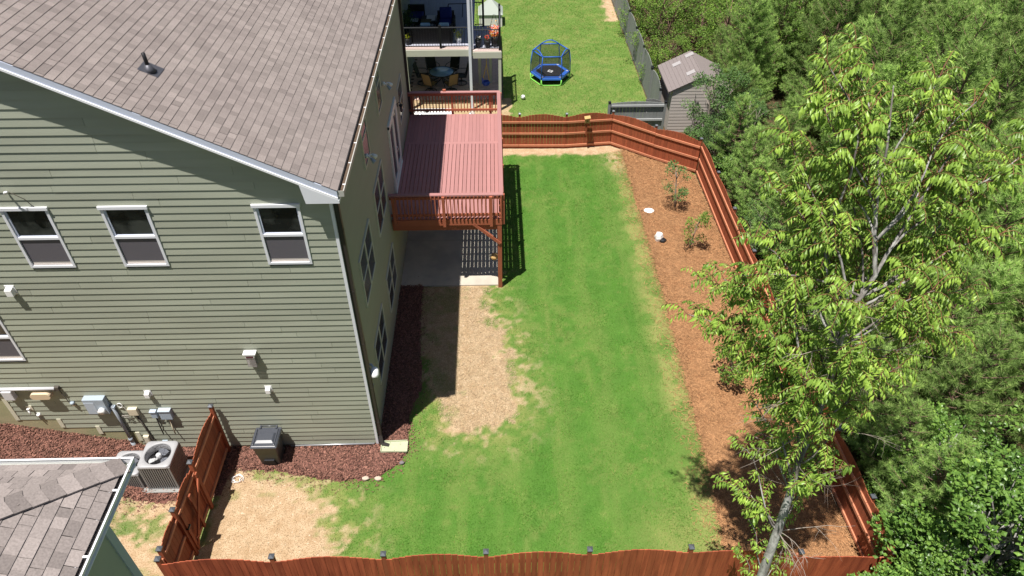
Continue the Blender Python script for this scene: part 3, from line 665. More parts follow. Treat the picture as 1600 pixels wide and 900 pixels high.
MB().box(-12.18, -12.03, Yw-.02, Yw, 1.78, 1.95).build('plate', M('cream_panel', (.66, .62, .5)), t); b = MB(); b.tube([(-12.1, Yw, 1.86), (-12.1, Yw-.1, 1.84), (-12.07, Yw-.12, 1.75)], .022, 8); b.build('spout', WPL, t); MB().lathe([(.0, 0), (.035, 0), (.035, .02), (0, .02)], (-12.1, Yw-.08, 1.89), 10).build('handle', WPL, t)
t = thing('outlet_cover', 'tiny white outlet cover under the garden tap', 'outlet', (-12.0, Yw, 1.6)); MB().lathe([(0, 0), (.045, 0), (.045, .05), (0, .05)], (-11.98, Yw-.03, 1.58), 12).build('cover', WPL, t); MB().box(-12.03, -11.93, Yw-.012, Yw, 1.54, 1.66).build('plate', WPL, t)
t = thing('cable_clamp', 'little grey clamp where the wire ends between pipe and meter', 'clamp', (-10.85, Yw, 1.95)); MB().lathe([(0, 0), (.05, 0), (.05, .06), (0, .06)], (-10.93, Yw-.04, 2.03), 12).build('clamp', GREYBOX, t); MB().box(-10.97, -10.87, Yw-.03, Yw, 1.93, 2.03).build('plate', BEIGE, t)
# bracket arm at the upper left
t = thing('service_arm', 'white bent wall bracket above the leftmost upper window', 'bracket', (-9.6, Yw, 8.5))
b = MB(); b.tube([(-9.72, Yw-.02, 8.42), (-9.70, Yw-.12, 8.47), (-9.62, Yw-.20, 8.56), (-9.56, Yw-.20, 8.57)], .022, 8); b.build('arm', WPL, t)
MB().tube([(-9.57, Yw-.17, 8.56), (-9.42, Yw-.05, 8.30), (-9.33, Yw-.03, 8.10)], .008, 5).build('wire', M('dark_wire', (.08, .07, .06)), t)
# ------------------------------------------------------------------ on the right wall
def floodlight(y, z, lab):
    t = thing('floodlight', lab, 'floodlight', (HX, y, z), 'twin floodlights under the eave'); x = HX+.02
    MB().tube([(x, y, z), (x+.06, y, z)], .06, 12).build('base', WPL, t)
    for s in (-1, 1):
        a = Vector((x+.05, y, z)); c = a+Vector((.10, s*.09, -.01)); MB().tube([a, c], .018, 6).build('arm', WPL, t)
        MB().tube([c, c+Vector((.05, s*.03, -.06)), c+Vector((.09, s*.05, -.10))], [.03, .05, .06], 12).build('lamp_head', GREYBOX if s < 0 else WPL, t)
floodlight(20.4, 6.85, 'twin headed floodlight over the deck door, the farther of two')
floodlight(16.35, 6.80, 'twin headed floodlight by the upper window, the nearer of two')
t = thing('wall_lantern', 'black lantern beside the deck door', 'lantern', (HX, 22.75, 4.9)); x = HX+.02
MB().tube([(x, 22.75, 4.95), (x+.03, 22.75, 4.95)], .06, 10).build('back_plate', BLACK, t); b = MB(); b.tube([(x, 22.75, 5.0), (x+.10, 22.75, 5.08), (x+.14, 22.75, 5.02)], .012, 6); b.lathe([(0, .12), (.07, .07), (.075, .05), (.0, .05)], (x+.14, 22.75, 4.9), 8); b.lathe([(0, 0), (.04, 0), (.045, .02)], (x+.14, 22.75, 4.72), 8); b.build('frame', BLACK, t); MB().lathe([(.035, 0), (.055, .2)], (x+.14, 22.75, 4.73), 8).build('glass', GLASSB, t)
t = thing('security_camera', 'white dome security camera on the side wall near the house corner', 'camera', (HX, 12.9, 2.3)); x = HX+.02; cy = 12.66
MB().tube([(x, cy, 2.94), (x+.03, cy, 2.94)], .06, 14).build('base', GREYBOX, t)
b = MB(); b.tube([(x+.02, cy, 2.94), (x+.10, cy, 2.94), (x+.17, cy-.06, 2.88)], .03, 8); b.build('arm', GREYBOX, t)
b = MB(); c = Vector((x+.18, cy-.11, 2.78)); dr = Vector((.1, -.6, -.55)).normalized(); b.tube([c-dr*.13, c-dr*.11, c-dr*.04, c+dr*.08, c+dr*.15], [.035, .08, .11, .105, .075], 18); hd = b.build('head', WPL, t)
MB().tube([c+dr*.145, c+dr*.16], [.055, .05], 16).build('lens', BLACK, t)
t = thing('junction_box', 'small blue grey junction box below the security camera', 'junction box', (HX, 12.6, 2.0)); MB().box(HX+.01, HX+.07, 12.60, 12.72, 1.98, 2.12).build('enclosure', GREYBOX, t); MB().box(HX+.01, HX+.08, 12.595, 12.725, 2.12, 2.13).build('lid', GREYBOX, t)

# ------------------------------------------------------------------ patio and red deck
DX0, DX1, DY0, DY1, DZ = HX+.02, .17, 18.93, 25.95, 2.94
b = MB()
for y0, y1 in ((19.03, 21.6), (21.615, 24.2), (24.215, 26.1)): b.box(HX+.01, .08, y0, y1, -.1, .045)
b.build('patio_slab', CONC, kind='structure')
deck = thing('deck', 'raised red stained timber deck with railings beside the green house', 'deck', (-1.6, 22.4, 0))
db = unit_box('deck_board', DECK); rb = unit_box('rail_post', DECKR)
W_ = .137; x = DX0+.01; i = 0
while x < DX1-.12:
    gap = .016
    piece('deck_board', db, deck, (x, DY0+.02, DZ-.032+rnd.uniform(-.001, .001)), (W_-gap, 4.72-.02, .032))
    piece('deck_board', db, deck, (x+.003, DY0+4.86, DZ-.032+rnd.uniform(-.001, .001)), (W_-.006, DY1-DY0-4.86-.02, .032))
    x += W_; i += 1
piece('deck_board', db, deck, (DX0, DY0+4.705, DZ-.03), (DX1-DX0-.02, .15, .032))
b = MB()
for y in np.arange(DY0+.35, DY1-.2, .405): b.box(DX0, DX1-.05, y, y+.038, DZ-.27, DZ-.033)
b.build('joists', DECKR, deck, kind='stuff')
b = MB(); b.box(DX0, DX1, DY0-.02, DY0+.018, DZ-.25, DZ-.034); b.build('rim_board', DECKR, deck)
b = MB(); b.box(DX1-.04, DX1, DY0+.02, DY1, DZ-.25, DZ-.034); b.build('rim_board', DECKR, deck)
b = MB(); b.box(DX0, DX1, DY1, DY1+.038, DZ-.25, DZ-.034); b.build('rim_board', DECKR, deck)
b = MB(); b.box(DX0, DX1-.02, DY0+.03, DY0+.11, DZ-.47, DZ-.275); b.build('beam', DECKR, deck)
for y in (DY0+.06, 22.4, DY1-.1): MB().box(DX1-.15, DX1-.01, y-.07, y+.07, .0, DZ-.275 if y > 19.5 else DZ-.04).build('support_post', DECKR, deck)
MB().bar((-.74, DY0+.02, 2.72), (DX1-.06, DY0+.0, 1.93), .09, .09).build('brace', DECKR, deck)
MB().bar((-.70, DY1-.1, 2.66), (DX1-.06, DY1-.1, 1.95), .09, .09).build('brace', DECKR, deck)
MB().bar((DX1-.08, 21.6, 2.68), (DX1-.08, 22.35, 2.0), .09, .09).build('brace', DECKR, deck)
# railings: flat cap, two rails, balusters, posts bolted outside
ct = DZ+.93
for nm, (x0, x1, y0, y1) in (('cap_rail', (DX0-.02, DX1+.04, DY0-.06, DY0+.08)), ('cap_rail', (DX1-.09, DX1+.05, DY0+.083, DY1-.063)), ('cap_rail', (DX0-.02, DX1+.04, DY1-.06, DY1+.08))):
    MB().box(x0, x1, y0, y1, ct-.04, ct).build(nm, DECK, deck, bevel=.004)
for y in (DY0-.02, DY1+.02):
    for z in (ct-.13, DZ+.16): MB().box(DX0, DX1, y-.019, y+.019, z-.04, z+.045).build('rail', DECKR, deck)
    n = 29
    for i in range(n): piece('baluster', rb, deck, (DX0+.06+i*(DX1-DX0-.1)/(n-1), y+(-.055 if y < 20 else .02), DZ+.04), (.036, .036, ct-.045-DZ-.04))
    for xx in (DX0+.12, -1.66, -.17): piece('post', rb, deck, (xx-.045, y+(-.11 if y < 20 else .022), DZ-.24), (.09, .09, ct-.042-DZ+.24))
for z in (ct-.13, DZ+.16): MB().box(DX1-.04, DX1-.005, DY0+.03, DY1-.03, z-.04, z+.045).build('rail', DECKR, deck)
n = 56
for i in range(n): piece('baluster', rb, deck, (DX1-.004, DY0+.1+i*(DY1-DY0-.2)/(n-1), DZ+.04), (.034, .034, ct-.045-DZ-.04))
for yy in np.linspace(DY0+.04, DY1-.04, 5): piece('post', rb, deck, (DX1-.003, yy-.045, DZ-.24), (.088, .088, ct-.042-DZ+.24))
piece('post', rb, deck, (-2.0, DY1+.03, ct-.04), (.12, .07, .11))
# hanging ball under the deck
t = thing('wasp_decoy', 'round straw coloured paper decoy with white tag hung by the deck post', 'decoy', (-.28, 19.5, 0))
b = MB(); b.lathe([(0, -.12), (.07, -.11), (.12, -.06), (.135, 0), (.12, .06), (.07, .11), (0, .13)], (-.10, 19.25, 1.12), 14); b.build('ball', M('straw_ball', (.55, .36, .15), .9, noise=(30, .5), bump=(30, .02)), t)
MB().tube([(-.10, 19.25, 1.24), (-.10, 19.2, 2.66)], .004, 4).build('string', ROPEW, t); MB().box(-.27, -.19, 19.22, 19.24, 1.12, 1.24).build('white_tag', WPL, t)

# ------------------------------------------------------------------ things at the foot of the gable
def condenser(x0, y0, s, h, z0, lab):
    t = thing('air_conditioner', lab, 'air conditioner', (x0+s/2, y0+s/2, z0), 'air conditioner units by the wall')
    cx, cy = x0+s/2, y0+s/2
    MB().box(x0-.1, x0+s+.12, y0-.1, y0+s+.1, z0-.08, z0+.05).build('base_pad', M('condenser_pad', (.27, .27, .26), .8, noise=(9, .1)), t, bevel=.01)
    b = MB(); b.box(x0+.022, x0+s-.022, y0+.022, y0+s-.022, z0+.05, z0+h-.33); b.build('core', ACD, t)
    b = MB(); n = 14; p = s/n
    for i in range(n):
        a = x0+i*p+p*.15; b.box(a, a+p*.5, y0, y0+.03, z0+.06, z0+h-.07); b.box(a, a+p*.62, y0+s-.03, y0+s, z0+.06, z0+h-.07)
        a = y0+i*p+p*.15; b.box(x0, x0+.03, a, a+p*.62, z0+.06, z0+h-.07); b.box(x0+s-.03, x0+s, a, a+p*.62, z0+.06, z0+h-.07)
    for xx in (x0, x0+s-.05):
        for yy in (y0, y0+s-.05): b.box(xx-.002, xx+.052, yy-.002, yy+.052, z0+.05, z0+h-.06)
    b.box(x0-.004, x0+s+.004, y0-.004, y0+.004+s, z0+.045, z0+.08)
    b.build('louvred_case', ACM, t)
    # top with a round hole: ring from rounded square to circle
    n = 48; sq = []; ci = []; r = s*.40; hs = s/2+.012; cr = .10
    for k in range(n):
        a = 2*math.pi*k/n; c, s_ = math.cos(a), math.sin(a)
        m = max(abs(c), abs(s_)); x, y = c/m*hs, s_/m*hs
        q = Vector((abs(x)-(hs-cr), abs(y)-(hs-cr)))
        if q.x > 0 and q.y > 0: q = q.normalized()*cr; x = math.copysign(hs-cr+q.x, x); y = math.copysign(hs-cr+q.y, y)
        sq.append((x, y)); ci.append((c*r, s_*r))
    b = MB(); V = [(cx+x, cy+y, z0+h-.075) for x, y in sq]+[(cx+x, cy+y, z0+h-.015) for x, y in sq]+[(cx+x*.97, cy+y*.97, z0+h) for x, y in sq]+[(cx+x*1.05, cy+y*1.05, z0+h+.01) for x, y in ci]+[(cx+x, cy+y, z0+h-.01) for x, y in ci]+[(cx+x*.98, cy+y*.98, z0+h-.22) for x, y in ci]
    b.add(V, [(j*n+k, j*n+(k+1) % n, (j+1)*n+(k+1) % n, (j+1)*n+k) for j in range(5) for k in range(n)], True)
    b.build('top_cover', ACT, t)
    MB().lathe([(0, 0), (r*.98, 0)], (cx, cy, z0+h-.31), 30).build('coil_floor', ACD, t)
    for j in range(3):
        a0 = math.radians(200+120*j); V = []
        for rr, da, zz in ((.06, -.5, 0), (.06, .5, .03), (r*.55, .62, .07), (r*.88, .52, .08), (r*.90, 0, .03), (r*.86, -.38, -.02), (r*.5, -.5, -.01)): V.append((cx+rr*math.cos(a0+da), cy+rr*math.sin(a0+da), z0+h-.20+zz))
        bb = MB(); bb.add(V, [tuple(range(7))]).add([(q[0], q[1], q[2]-.004) for q in V], [tuple(range(7))[::-1]]); bb.build('fan_blade', FANW if j == 0 else M('fan_blade_shaded', (.16, .17, .20), .4), t)  # first blade coloured white as if sunlit, the others darkened as shaded
    b = MB(); b.lathe([(0, .05), (.05, .05), (.065, .03), (.07, -.04)], (cx, cy, z0+h-.07), 16); b.build('motor_cap', FANW, t)
    b = MB()
    for q in np.linspace(.10, r*.97, 11): b.tube([(cx+q*math.cos(a), cy+q*math.sin(a), z0+h+.018-.02*(q/r)**2) for a in np.linspace(0, 2*math.pi, 33)], .0022, 4, False)
    for k in range(8): a = math.pi/4*k; b.tube([(cx+.05*math.cos(a), cy+.05*math.sin(a), z0+h+.02), (cx+r*math.cos(a), cy+r*math.sin(a), z0+h)], .003, 4)
    b.build('fan_guard', M('guard_wire', (.06, .06, .065), .5), t)
condenser(-9.17, 11.02, .80, 1.02, .05, 'larger tall grey air conditioner with one fan blade coloured sunlit white, beside the gate fence')
condenser(-10.02, 11.05, .74, .66, .06, 'smaller low grey air conditioner half hidden by the near roof corner')
# wheeled bin
t = thing('wheelie_bin', 'black wheeled rubbish bin with dark lid against the green wall', 'bin', (-6.12, 11.95, .05))
def taper(b, x0, x1, y0, y1, z0, X0, X1, Y0, Y1, z1): return b.add([(x0,y0,z0),(x1,y0,z0),(x1,y1,z0),(x0,y1,z0),(X0,Y0,z1),(X1,Y0,z1),(X1,Y1,z1),(X0,Y1,z1)], [(0,3,2,1),(4,5,6,7),(0,1,5,4),(1,2,6,5),(2,3,7,6),(3,0,4,7)])
b = MB(); taper(b, -6.40, -5.90, 11.74, 12.14, .07, -6.46, -5.84, 11.62, 12.24, .98); b.build('body', BIN, t, bevel=.03)
b = MB(); taper(b, -6.30, -6.00, 11.70, 11.76, .10, -6.28, -6.02, 11.66, 11.72, .34); b.build('kick_recess', ACD, t)
b = MB(); b.box(-6.49, -5.81, 11.60, 12.27, .94, .99); b.build('rim', BINL, t, bevel=.015)
b = MB(); taper(b, -6.50, -5.80, 11.57, 12.20, .99, -6.46, -5.84, 11.62, 12.18, 1.03); taper(b, -6.40, -5.90, 11.70, 12.05, 1.03, -6.35, -5.95, 11.78, 12.02, 1.075)
b.box(-6.44, -6.405, 11.64, 12.18, 1.03, 1.06); b.box(-5.895, -5.86, 11.64, 12.18, 1.03, 1.06); b.build('lid', BINL, t, bevel=.012)
b = MB(); b.tube([(-6.36, 12.30, 1.0), (-5.94, 12.30, 1.0)], .018, 8); b.box(-6.38, -6.34, 12.2, 12.31, .96, 1.03); b.box(-5.96, -5.92, 12.2, 12.31, .96, 1.03); b.build('handle', BINL, t)
for x in (-6.42, -5.94): MB().tube([(x, 12.16, .16), (x+.06, 12.16, .16)], .11, 16).build('wheel', BLACK, t)
# splash block, stones, cord, small pieces on the ground
t = thing('splash_block', 'pale green plastic splash block under the corner downspout', 'splash block', (-2.95, 12.2, .06))
b = MB(); taper(b, -3.26, -2.58, 12.05, 12.40, .06, -3.26, -2.54, 12.04, 12.41, .10); b.build('tray', GREENSP, t, bevel=.006)
for q in (((-3.26, 12.06, .11), (-2.56, 12.04, .11)), ((-3.26, 12.39, .11), (-2.56, 12.41, .11)), ((-3.26, 12.05, .11), (-3.26, 12.40, .11))): MB().bar(*q, .022, .05).build('side_wall', GREENSP, t)
def stone(name, cx, cy, s, h, mat, lab, cat, grp=None, seed=0, flat=1.0, z=.05):
    r_ = random.Random(seed); b = MB(); n = 9; V = []
    for j, (rr, zz) in enumerate(((.85, 0), (1, .45), (.8, .85), (.35, 1))):
        for k in range(n): a = 2*math.pi*k/n; q = rr*s*(1+r_.uniform(-.15, .15)); V.append((cx+q*math.cos(a), cy+q*math.sin(a)*flat, z+zz*h+r_.uniform(-.06, .06)*h))
    V.append((cx, cy, z+h)); fs = [(j*n+k, j*n+(k+1) % n, (j+1)*n+(k+1) % n, (j+1)*n+k) for j in range(3) for k in range(n)]+[(3*n+k, 3*n+(k+1) % n, 4*n) for k in range(n)]
    b.add(V, fs); o = b.build(name, mat); tag(o, lab, cat, grp); return o
stone('stone', -3.58, 11.24, .10, .05, STONE, 'left of the two small pale stones at the mulch edge', 'stone', 'pale stones at the mulch edge', 1, .7)
stone('stone', -3.25, 11.23, .10, .045, STONE, 'right of the two small pale stones at the mulch edge', 'stone', 'pale stones at the mulch edge', 2, .7)
stone('stone', -2.66, 11.72, .07, .06, M('dark_stone', (.17, .15, .16), .8), 'small dark grey stone on the grass at the tip of the mulch', 'stone', None, 3, .8, .03)
stone('white_rock', 5.98, 23.30, .20, .06, ROCKW, 'flat white rock lying on the orange pine straw, the farther one', 'rock', 'white rocks on the pine straw', 4, .8)
t = thing('white_rock', 'upright white rock with black base on the pine straw, the nearer one', 'rock', (6.05, 21.4, .04), 'white rocks on the pine straw')
s_ = stone('rock_body', 6.02, 21.42, .16, .34, ROCKW, None, None, None, 6, .9); s_.parent = t; s_.location = -Vector(t.location)
s_ = stone('rock_base', 6.16, 21.34, .15, .12, BLACK, None, None, None, 7, .9); s_.parent = t; s_.location = -Vector(t.location)  # second, black stone at the foot of the white one
b = MB()
for j in range(4):
    r_ = random.Random(j); a0 = r_.uniform(0, 6); b.tube([(-6.98+.16*math.cos(a0+a*.55)*(1-.04*a)+r_.uniform(-.03, .03), 11.33+.11*math.sin(a0+a*.55)+r_.uniform(-.03, .03), .035+r_.uniform(0, .03)) for a in range(12)], .007, 5)
tag(b.build('cord', ROPEW), 'tangled white cord lying on the sand right of the gate fence', 'cord')

# ------------------------------------------------------------------ fences
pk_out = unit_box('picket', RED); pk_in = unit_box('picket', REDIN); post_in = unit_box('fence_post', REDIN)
rail_u = unit_box('fence_rail', RAILW)
capb = MB(); capb.box(-.06, .06, -.06, .06, 0, .03); capb.add([(-.06,-.06,.03),(.06,-.06,.03),(.06,.06,.03),(-.06,.06,.03),(0,0,.075)], [(0,1,4),(1,2,4),(2,3,4),(3,0,4)])
capm = capb.mesh('post_cap', CAPM)
def panel(parent, a, b, hb, side, pkm, arc=.15, pw=.139, zb=.06, rails=True, rmesh=None, gap=.045, hb2=None, rz=(.24, .80, 1.36), skip_pickets=False):
    """pickets from a to b, on the side given by `side` (+1: left of a->b)"""
    a = Vector((*a, 0)); b = Vector((*b, 0)); d = b-a; L = d.length; d.normalize(); n_ = Vector((-d.y, d.x, 0))*side; ang = math.atan2(d.y, d.x)
    hb2 = hb if hb2 is None else hb2
    m = max(2, int(round((L-2*gap)/pw))); w = (L-2*gap)/m
    for i in range(m):
        t = (i+.5)/m; h = hb+(hb2-hb)*t+arc*math.sin(math.pi*t)-zb+rnd.uniform(-.004, .004)
        p = a+d*(gap+i*w+.002)+n_*(.030 if side > 0 else .048)
        piece('picket', pkm, parent, (p.x, p.y, zb+rnd.uniform(-.004, .004)), (w-.0065, .018, h), ang+rnd.uniform(-.02, .02))
    if rails:
        for z in rz:
            p = a+d*.045-n_*.012+(n_*.04 if side < 0 else n_*0)
            piece('fence_rail', rail_u, parent, (p.x-d.x*.04, p.y-d.y*.04, z*hb/1.65-.03), (L-.01, .04, .085), ang)
def post(parent, x, y, h, s=.09):
    piece('fence_post', post_in, parent, (x-s/2, y-s/2, 0), (s, s, h)); o = piece('post_cap', capm, parent, (x, y, h), (1, 1, 1)); return o
ff = thing('fence', 'long red stained picket fence along the bottom edge, arched between capped posts', 'fence', (0, 8.05, 0))
fx = [-7.36, -4.94, -2.55, -.34, 1.91, 4.12, 6.60, 8.72]
fh = [1.92, 1.92, 1.92, 1.92, 1.92, 1.92, 1.62, 1.5]
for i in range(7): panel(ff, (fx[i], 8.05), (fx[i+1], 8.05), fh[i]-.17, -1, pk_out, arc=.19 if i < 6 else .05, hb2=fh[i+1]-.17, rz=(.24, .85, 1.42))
for x, h in zip(fx, fh): post(ff, x, 8.05, h)
fl = thing('fence', 'short red side fence with braced gate between the house and the bottom fence', 'fence', (-7.4, 10.2, 0))
SY = [12.22, 10.50, 9.22, 8.20]
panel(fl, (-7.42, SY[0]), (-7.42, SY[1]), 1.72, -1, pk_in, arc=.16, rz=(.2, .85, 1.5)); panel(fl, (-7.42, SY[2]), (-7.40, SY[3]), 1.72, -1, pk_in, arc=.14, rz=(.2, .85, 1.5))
for y in SY[:3]: post(fl, -7.42, y, 1.95)
post(fl, -7.40, 8.28, 1.93)
gate = bpy.data.objects.new('gate', None); link(gate, fl)
panel(gate, (-7.42, SY[1]), (-7.42, SY[2]), 1.70, -1, pk_in, arc=.18, rz=(.2, 1.5), gap=.06)
xg = -7.355
for q in (((xg, SY[1]-.08, .12), (xg, SY[1]-.08, 1.62)), ((xg, SY[2]+.08, .12), (xg, SY[2]+.08, 1.62)), ((xg+.02, SY[1]-.1, 1.45), (xg+.02, SY[2]+.1, .28)), ((xg, (SY[1]+SY[2])/2, .2), (xg, (SY[1]+SY[2])/2, 1.55))):
    MB().bar(*q, .085, .04, up=(1, 0, 0)).build('gate_brace', REDIN, gate)
MB().box(xg-.02, xg+.05, SY[2]+.02, SY[2]+.16, 1.05, 1.09).build('latch', BLACK, gate)
fb = thing('fence', 'red picket fence across the far end of the yard with three pale rails', 'fence', (3, 28.2, 0))
bp_ = [(-3.25, 28.3), (-1.1, 28.3), (1.03, 28.26), (3.06, 28.22), (5.10, 28.42), (6.75, 27.15), (8.40, 26.02)]
bh = [1.62, 1.62, 1.62, 1.62, 1.62, 1.60, 1.6]
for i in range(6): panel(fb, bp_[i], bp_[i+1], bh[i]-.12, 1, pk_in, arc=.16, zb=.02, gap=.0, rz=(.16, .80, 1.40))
for (x, y), h in zip(bp_, bh): post(fb, x+.03, y+.13, h)
fr = thing('fence', 'red picket fence running along the right side of the yard under the trees', 'fence', (8.5, 17, 0))
rp = [(8.42, 25.98), (8.42, 23.6), (8.42, 21.2), (8.44, 18.75), (8.48, 16.3), (8.54, 13.85), (8.60, 11.4), (8.66, 9.4), (8.70, 8.12)]
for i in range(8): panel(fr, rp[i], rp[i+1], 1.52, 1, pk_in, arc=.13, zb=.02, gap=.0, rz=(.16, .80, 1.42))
for x, y in rp[1:-1]: post(fr, x+.10, y, 1.6)
t = thing('birdhouse', 'small yellow wooden birdhouse on the top rail of the far red fence', 'birdhouse', (3.95, 28.15, 1.3))
MB().box(3.86, 4.05, 28.0, 28.18, 1.36, 1.56).build('box', YELW, t); b = MB(); b.add([(3.83, 27.95, 1.56), (4.08, 27.95, 1.60), (4.08, 28.2, 1.60), (3.83, 28.2, 1.56), (3.83, 27.95, 1.585), (4.08, 27.95, 1.625), (4.08, 28.2, 1.625), (3.83, 28.2, 1.585)], [(0,3,2,1),(4,5,6,7),(0,1,5,4),(1,2,6,5),(2,3,7,6),(3,0,4,7)]); b.build('roof', YELW, t)
MB().box(3.92, 3.97, 28.05, 28.19, .75, 1.37).build('stake', REDIN, t); MB().tube([(3.95, 27.998, 1.46), (3.95, 27.994, 1.46)], .025, 10).build('hole', BLACK, t)

# grey fences of the neighbour
def grey_fence(lab, pts, hs, arcs, side, rz=(.3, 1.0, 1.62), loc=None, rails=True, posts=True, singles=True):
    t = thing('grey_fence', lab, 'fence', (*pts[0], 0)); g = unit_box('picket', GREYF) if 'gpk' not in MATS else MATS['gpk']; MATS['gpk'] = g
    for i in range(len(pts)-1):
        a = Vector((*pts[i], 0)); b_ = Vector((*pts[i+1], 0)); d = b_-a; L = d.length; d.normalize(); n_ = Vector((-d.y, d.x, 0))*side; ang = math.atan2(d.y, d.x); m = int(L/.145); w = L/m
        for k in range(m):
            h = hs+arcs*math.sin(math.pi*(k+.5)/m); p = a+d*(k*w)+n_*.04
            piece('picket', g, t, (p.x, p.y, .02), (w-.008, .02, h), ang)
        if rails:
            for z in rz: MB().bar(a-n_*.005+Vector((0, 0, z)), b_-n_*.005+Vector((0, 0, z)), .045, .09).build('fence_rail', GREYR, t)
    if posts:
        for x, y in pts: MB().box(x-.05, x+.05, y-.05, y+.05, 0, hs+.08).build('fence_post', GREYF, t); MB().box(x-.06, x+.06, y-.06, y+.06, hs+.08, hs+.14).build('post_cap', BLACK, t)
    return t
grey_fence('low grey fence panel with white rails just behind the corner of the far red fence', [(4.98, 28.85), (7.42, 28.85)], 1.78, .10, 1, rz=(.3, 1.05, 1.72))
grey_fence('long grey fence along the right edge of the neighbouring lawn', [(7.5, 32.6), (7.5, 35.0), (7.5, 37.4), (7.5, 39.8), (7.5, 42.2), (7.5, 44.6), (7.5, 47)], 1.7, .12, -1, rails=False)
grey_fence('tall grey fence panel standing left of the shed', [(7.45, 32.4), (7.45, 30.2)], 1.72, .2, 1, rails=False)
t = thing('grey_gate', 'dark grey arched gate standing ajar beside the shed', 'gate', (7.3, 30.0, 0))
b = MB(); a = Vector((6.75, 29.75, 0)); c = Vector((7.50, 29.35, 0))
m = 6
for k in range(m):
    p = a.lerp(c, k/m); q = a.lerp(c, (k+.96)/m); h = 1.55+.12*math.sin(math.pi*(k+.5)/m)
    MB().bar(p+Vector((0, 0, (h+.1)/2)), q+Vector((0, 0, (h+.1)/2)), .02, h-.1).build('gate_board', M('dark_grey_gate', (.16, .16, .16), .8, orand=.08), t)
MB().box(6.80, 6.84, 29.60, 29.70, .9, 1.0).build('latch', WPL, t)
# shed
t = thing('shed', 'taupe garden shed with brown shingled gable roof at the edge of the pines', 'shed', (9.1, 31, 0))
sx0, sx1, sy0, sy1, sz = 7.85, 10.3, 29.6, 32.1, 2.02; xm = (sx0+sx1)/2; rs = .5
b = MB(); b.add([(sx0, sy0, 0), (sx1, sy0, 0), (sx1, sy0, sz), (xm, sy0, sz+rs*(xm-sx0)), (sx0, sy0, sz), (sx0, sy1, 0), (sx1, sy1, 0), (sx1, sy1, sz), (xm, sy1, sz+rs*(xm-sx0)), (sx0, sy1, sz)],
               [(0,1,2,3,4),(9,8,7,6,5),(0,5,6,1),(1,6,7,2),(4,9,5,0)]); b.build('wall', SHEDW, t)
for k in range(17):
    z = k*.155; xa, xb = sx0, sx1
    if z+.1 > sz: xa = sx0+(z+.15-sz)/rs; xb = sx1-(z+.15-sz)/rs
    if xb-xa > .1: b = MB(); b.add([(xa, sy0-.012, z), (xb, sy0-.012, z), (xb, sy0, z), (xa, sy0, z), (xa, sy0-.004, z+.155), (xb, sy0-.004, z+.155), (xb, sy0, z+.155), (xa, sy0, z+.155)], [(0,3,2,1),(4,5,6,7),(0,1,5,4),(1,2,6,5),(3,0,4,7)]); b.build('siding_board', SHEDW, t)
rf = MB()
for s in (-1, 1):
    e = sx0-.2 if s < 0 else sx1+.2; ze = sz-.2*rs+.03; zr = sz+rs*(xm-sx0)+.03
    rf.add([(e, sy0-.07, ze), (xm, sy0-.07, zr), (xm, sy1+.15, zr), (e, sy1+.15, ze), (e, sy0-.07, ze+.06), (xm, sy0-.07, zr+.06), (xm, sy1+.15, zr+.06), (e, sy1+.15, ze+.06)], [(0,3,2,1),(4,5,6,7),(0,1,5,4),(1,2,6,5),(2,3,7,6),(3,0,4,7)])
r_o = rf.build('roof', SHEDSH, t)
ssh = unit_box('shingle', SHEDSH)
for s in (-1, 1):
    for k in range(9):
        u = k/9; x = (sx0-.2) + (xm-sx0+.2)*u if s < 0 else (sx1+.2)-(xm-sx0+.2)*u
        z = sz-.2*rs+.09+(xm-sx0+.2)*u*rs
        MB().add([(x, sy0-.08, z), (x, sy1+.16, z), (x-s*.18, sy1+.16, z+.18*rs-.012), (x-s*.18, sy0-.08, z+.18*rs-.012), (x, sy0-.08, z+.018), (x, sy1+.16, z+.018), (x-s*.18, sy1+.16, z+.18*rs), (x-s*.18, sy0-.08, z+.18*rs)], [(0,3,2,1),(4,5,6,7),(0,1,5,4),(1,2,6,5),(2,3,7,6),(3,0,4,7)]).build('shingle_course', SHEDSH, r_o)
for x, y in ((8.35, 31.6), (8.7, 30.3), (8.95, 31.9)):
    z = sz+.10+rs*(x-sx0); MB().add([(x-.17, y-.15, z-.17*rs+.02), (x+.17, y-.15, z+.17*rs+.02), (x+.17, y+.15, z+.17*rs+.02), (x-.17, y+.15, z-.17*rs+.02)], [(0, 1, 2, 3)]).build('roof_patch', M('pale_roof_patch', (.33, .31, .31), .8), r_o)

# ------------------------------------------------------------------ second house, near the lower left
nh = thing('house', 'near corner of a house with grey hip roof and pale green wall, lower left', 'house', (-9, 2, 0))
EX, EY, EZ, WX, WY = -4.85, 5.86, 8.5, -5.37, 5.42
GW = M('pale_green_wall', (.36, .39, .33), .75, noise=(2, .05)); 
b = MB(); b.box(-18, WX, -6, WY, 0, 8.3); b.build('wall', GW, nh)
for k in range(14): 
    z = 5.6+k*.19
    MB().add([(WX, -3, z), (WX+.012, -3, z), (WX+.012, WY-.1, z), (WX, WY-.1, z), (WX, -3, z+.19), (WX+.003, -3, z+.19), (WX+.003, WY-.1, z+.19), (WX, WY-.1, z+.19)], [(0,3,2,1),(4,5,6,7),(0,1,5,4),(1,2,6,5),(2,3,7,6),(3,0,4,7)]).build('siding_board', GW, nh)
CB = M('blue_grey_trim', (.36, .42, .50), .5)
b = MB(); b.box(WX-.10, WX+.03, WY-.10, WY+.03, 0, 8.32); b.build('corner_board', CB, nh); MB().box(WX-.2, WX-.11, WY+.0, WY+.10, 0, 8.3).build('downspout', CB, nh)
RXe, RYe = EX-.12, EY-.12
def rz2(x, y): return EZ+.02+.515*min(RXe-x, RYe-y)
b = MB(); far = -7.5
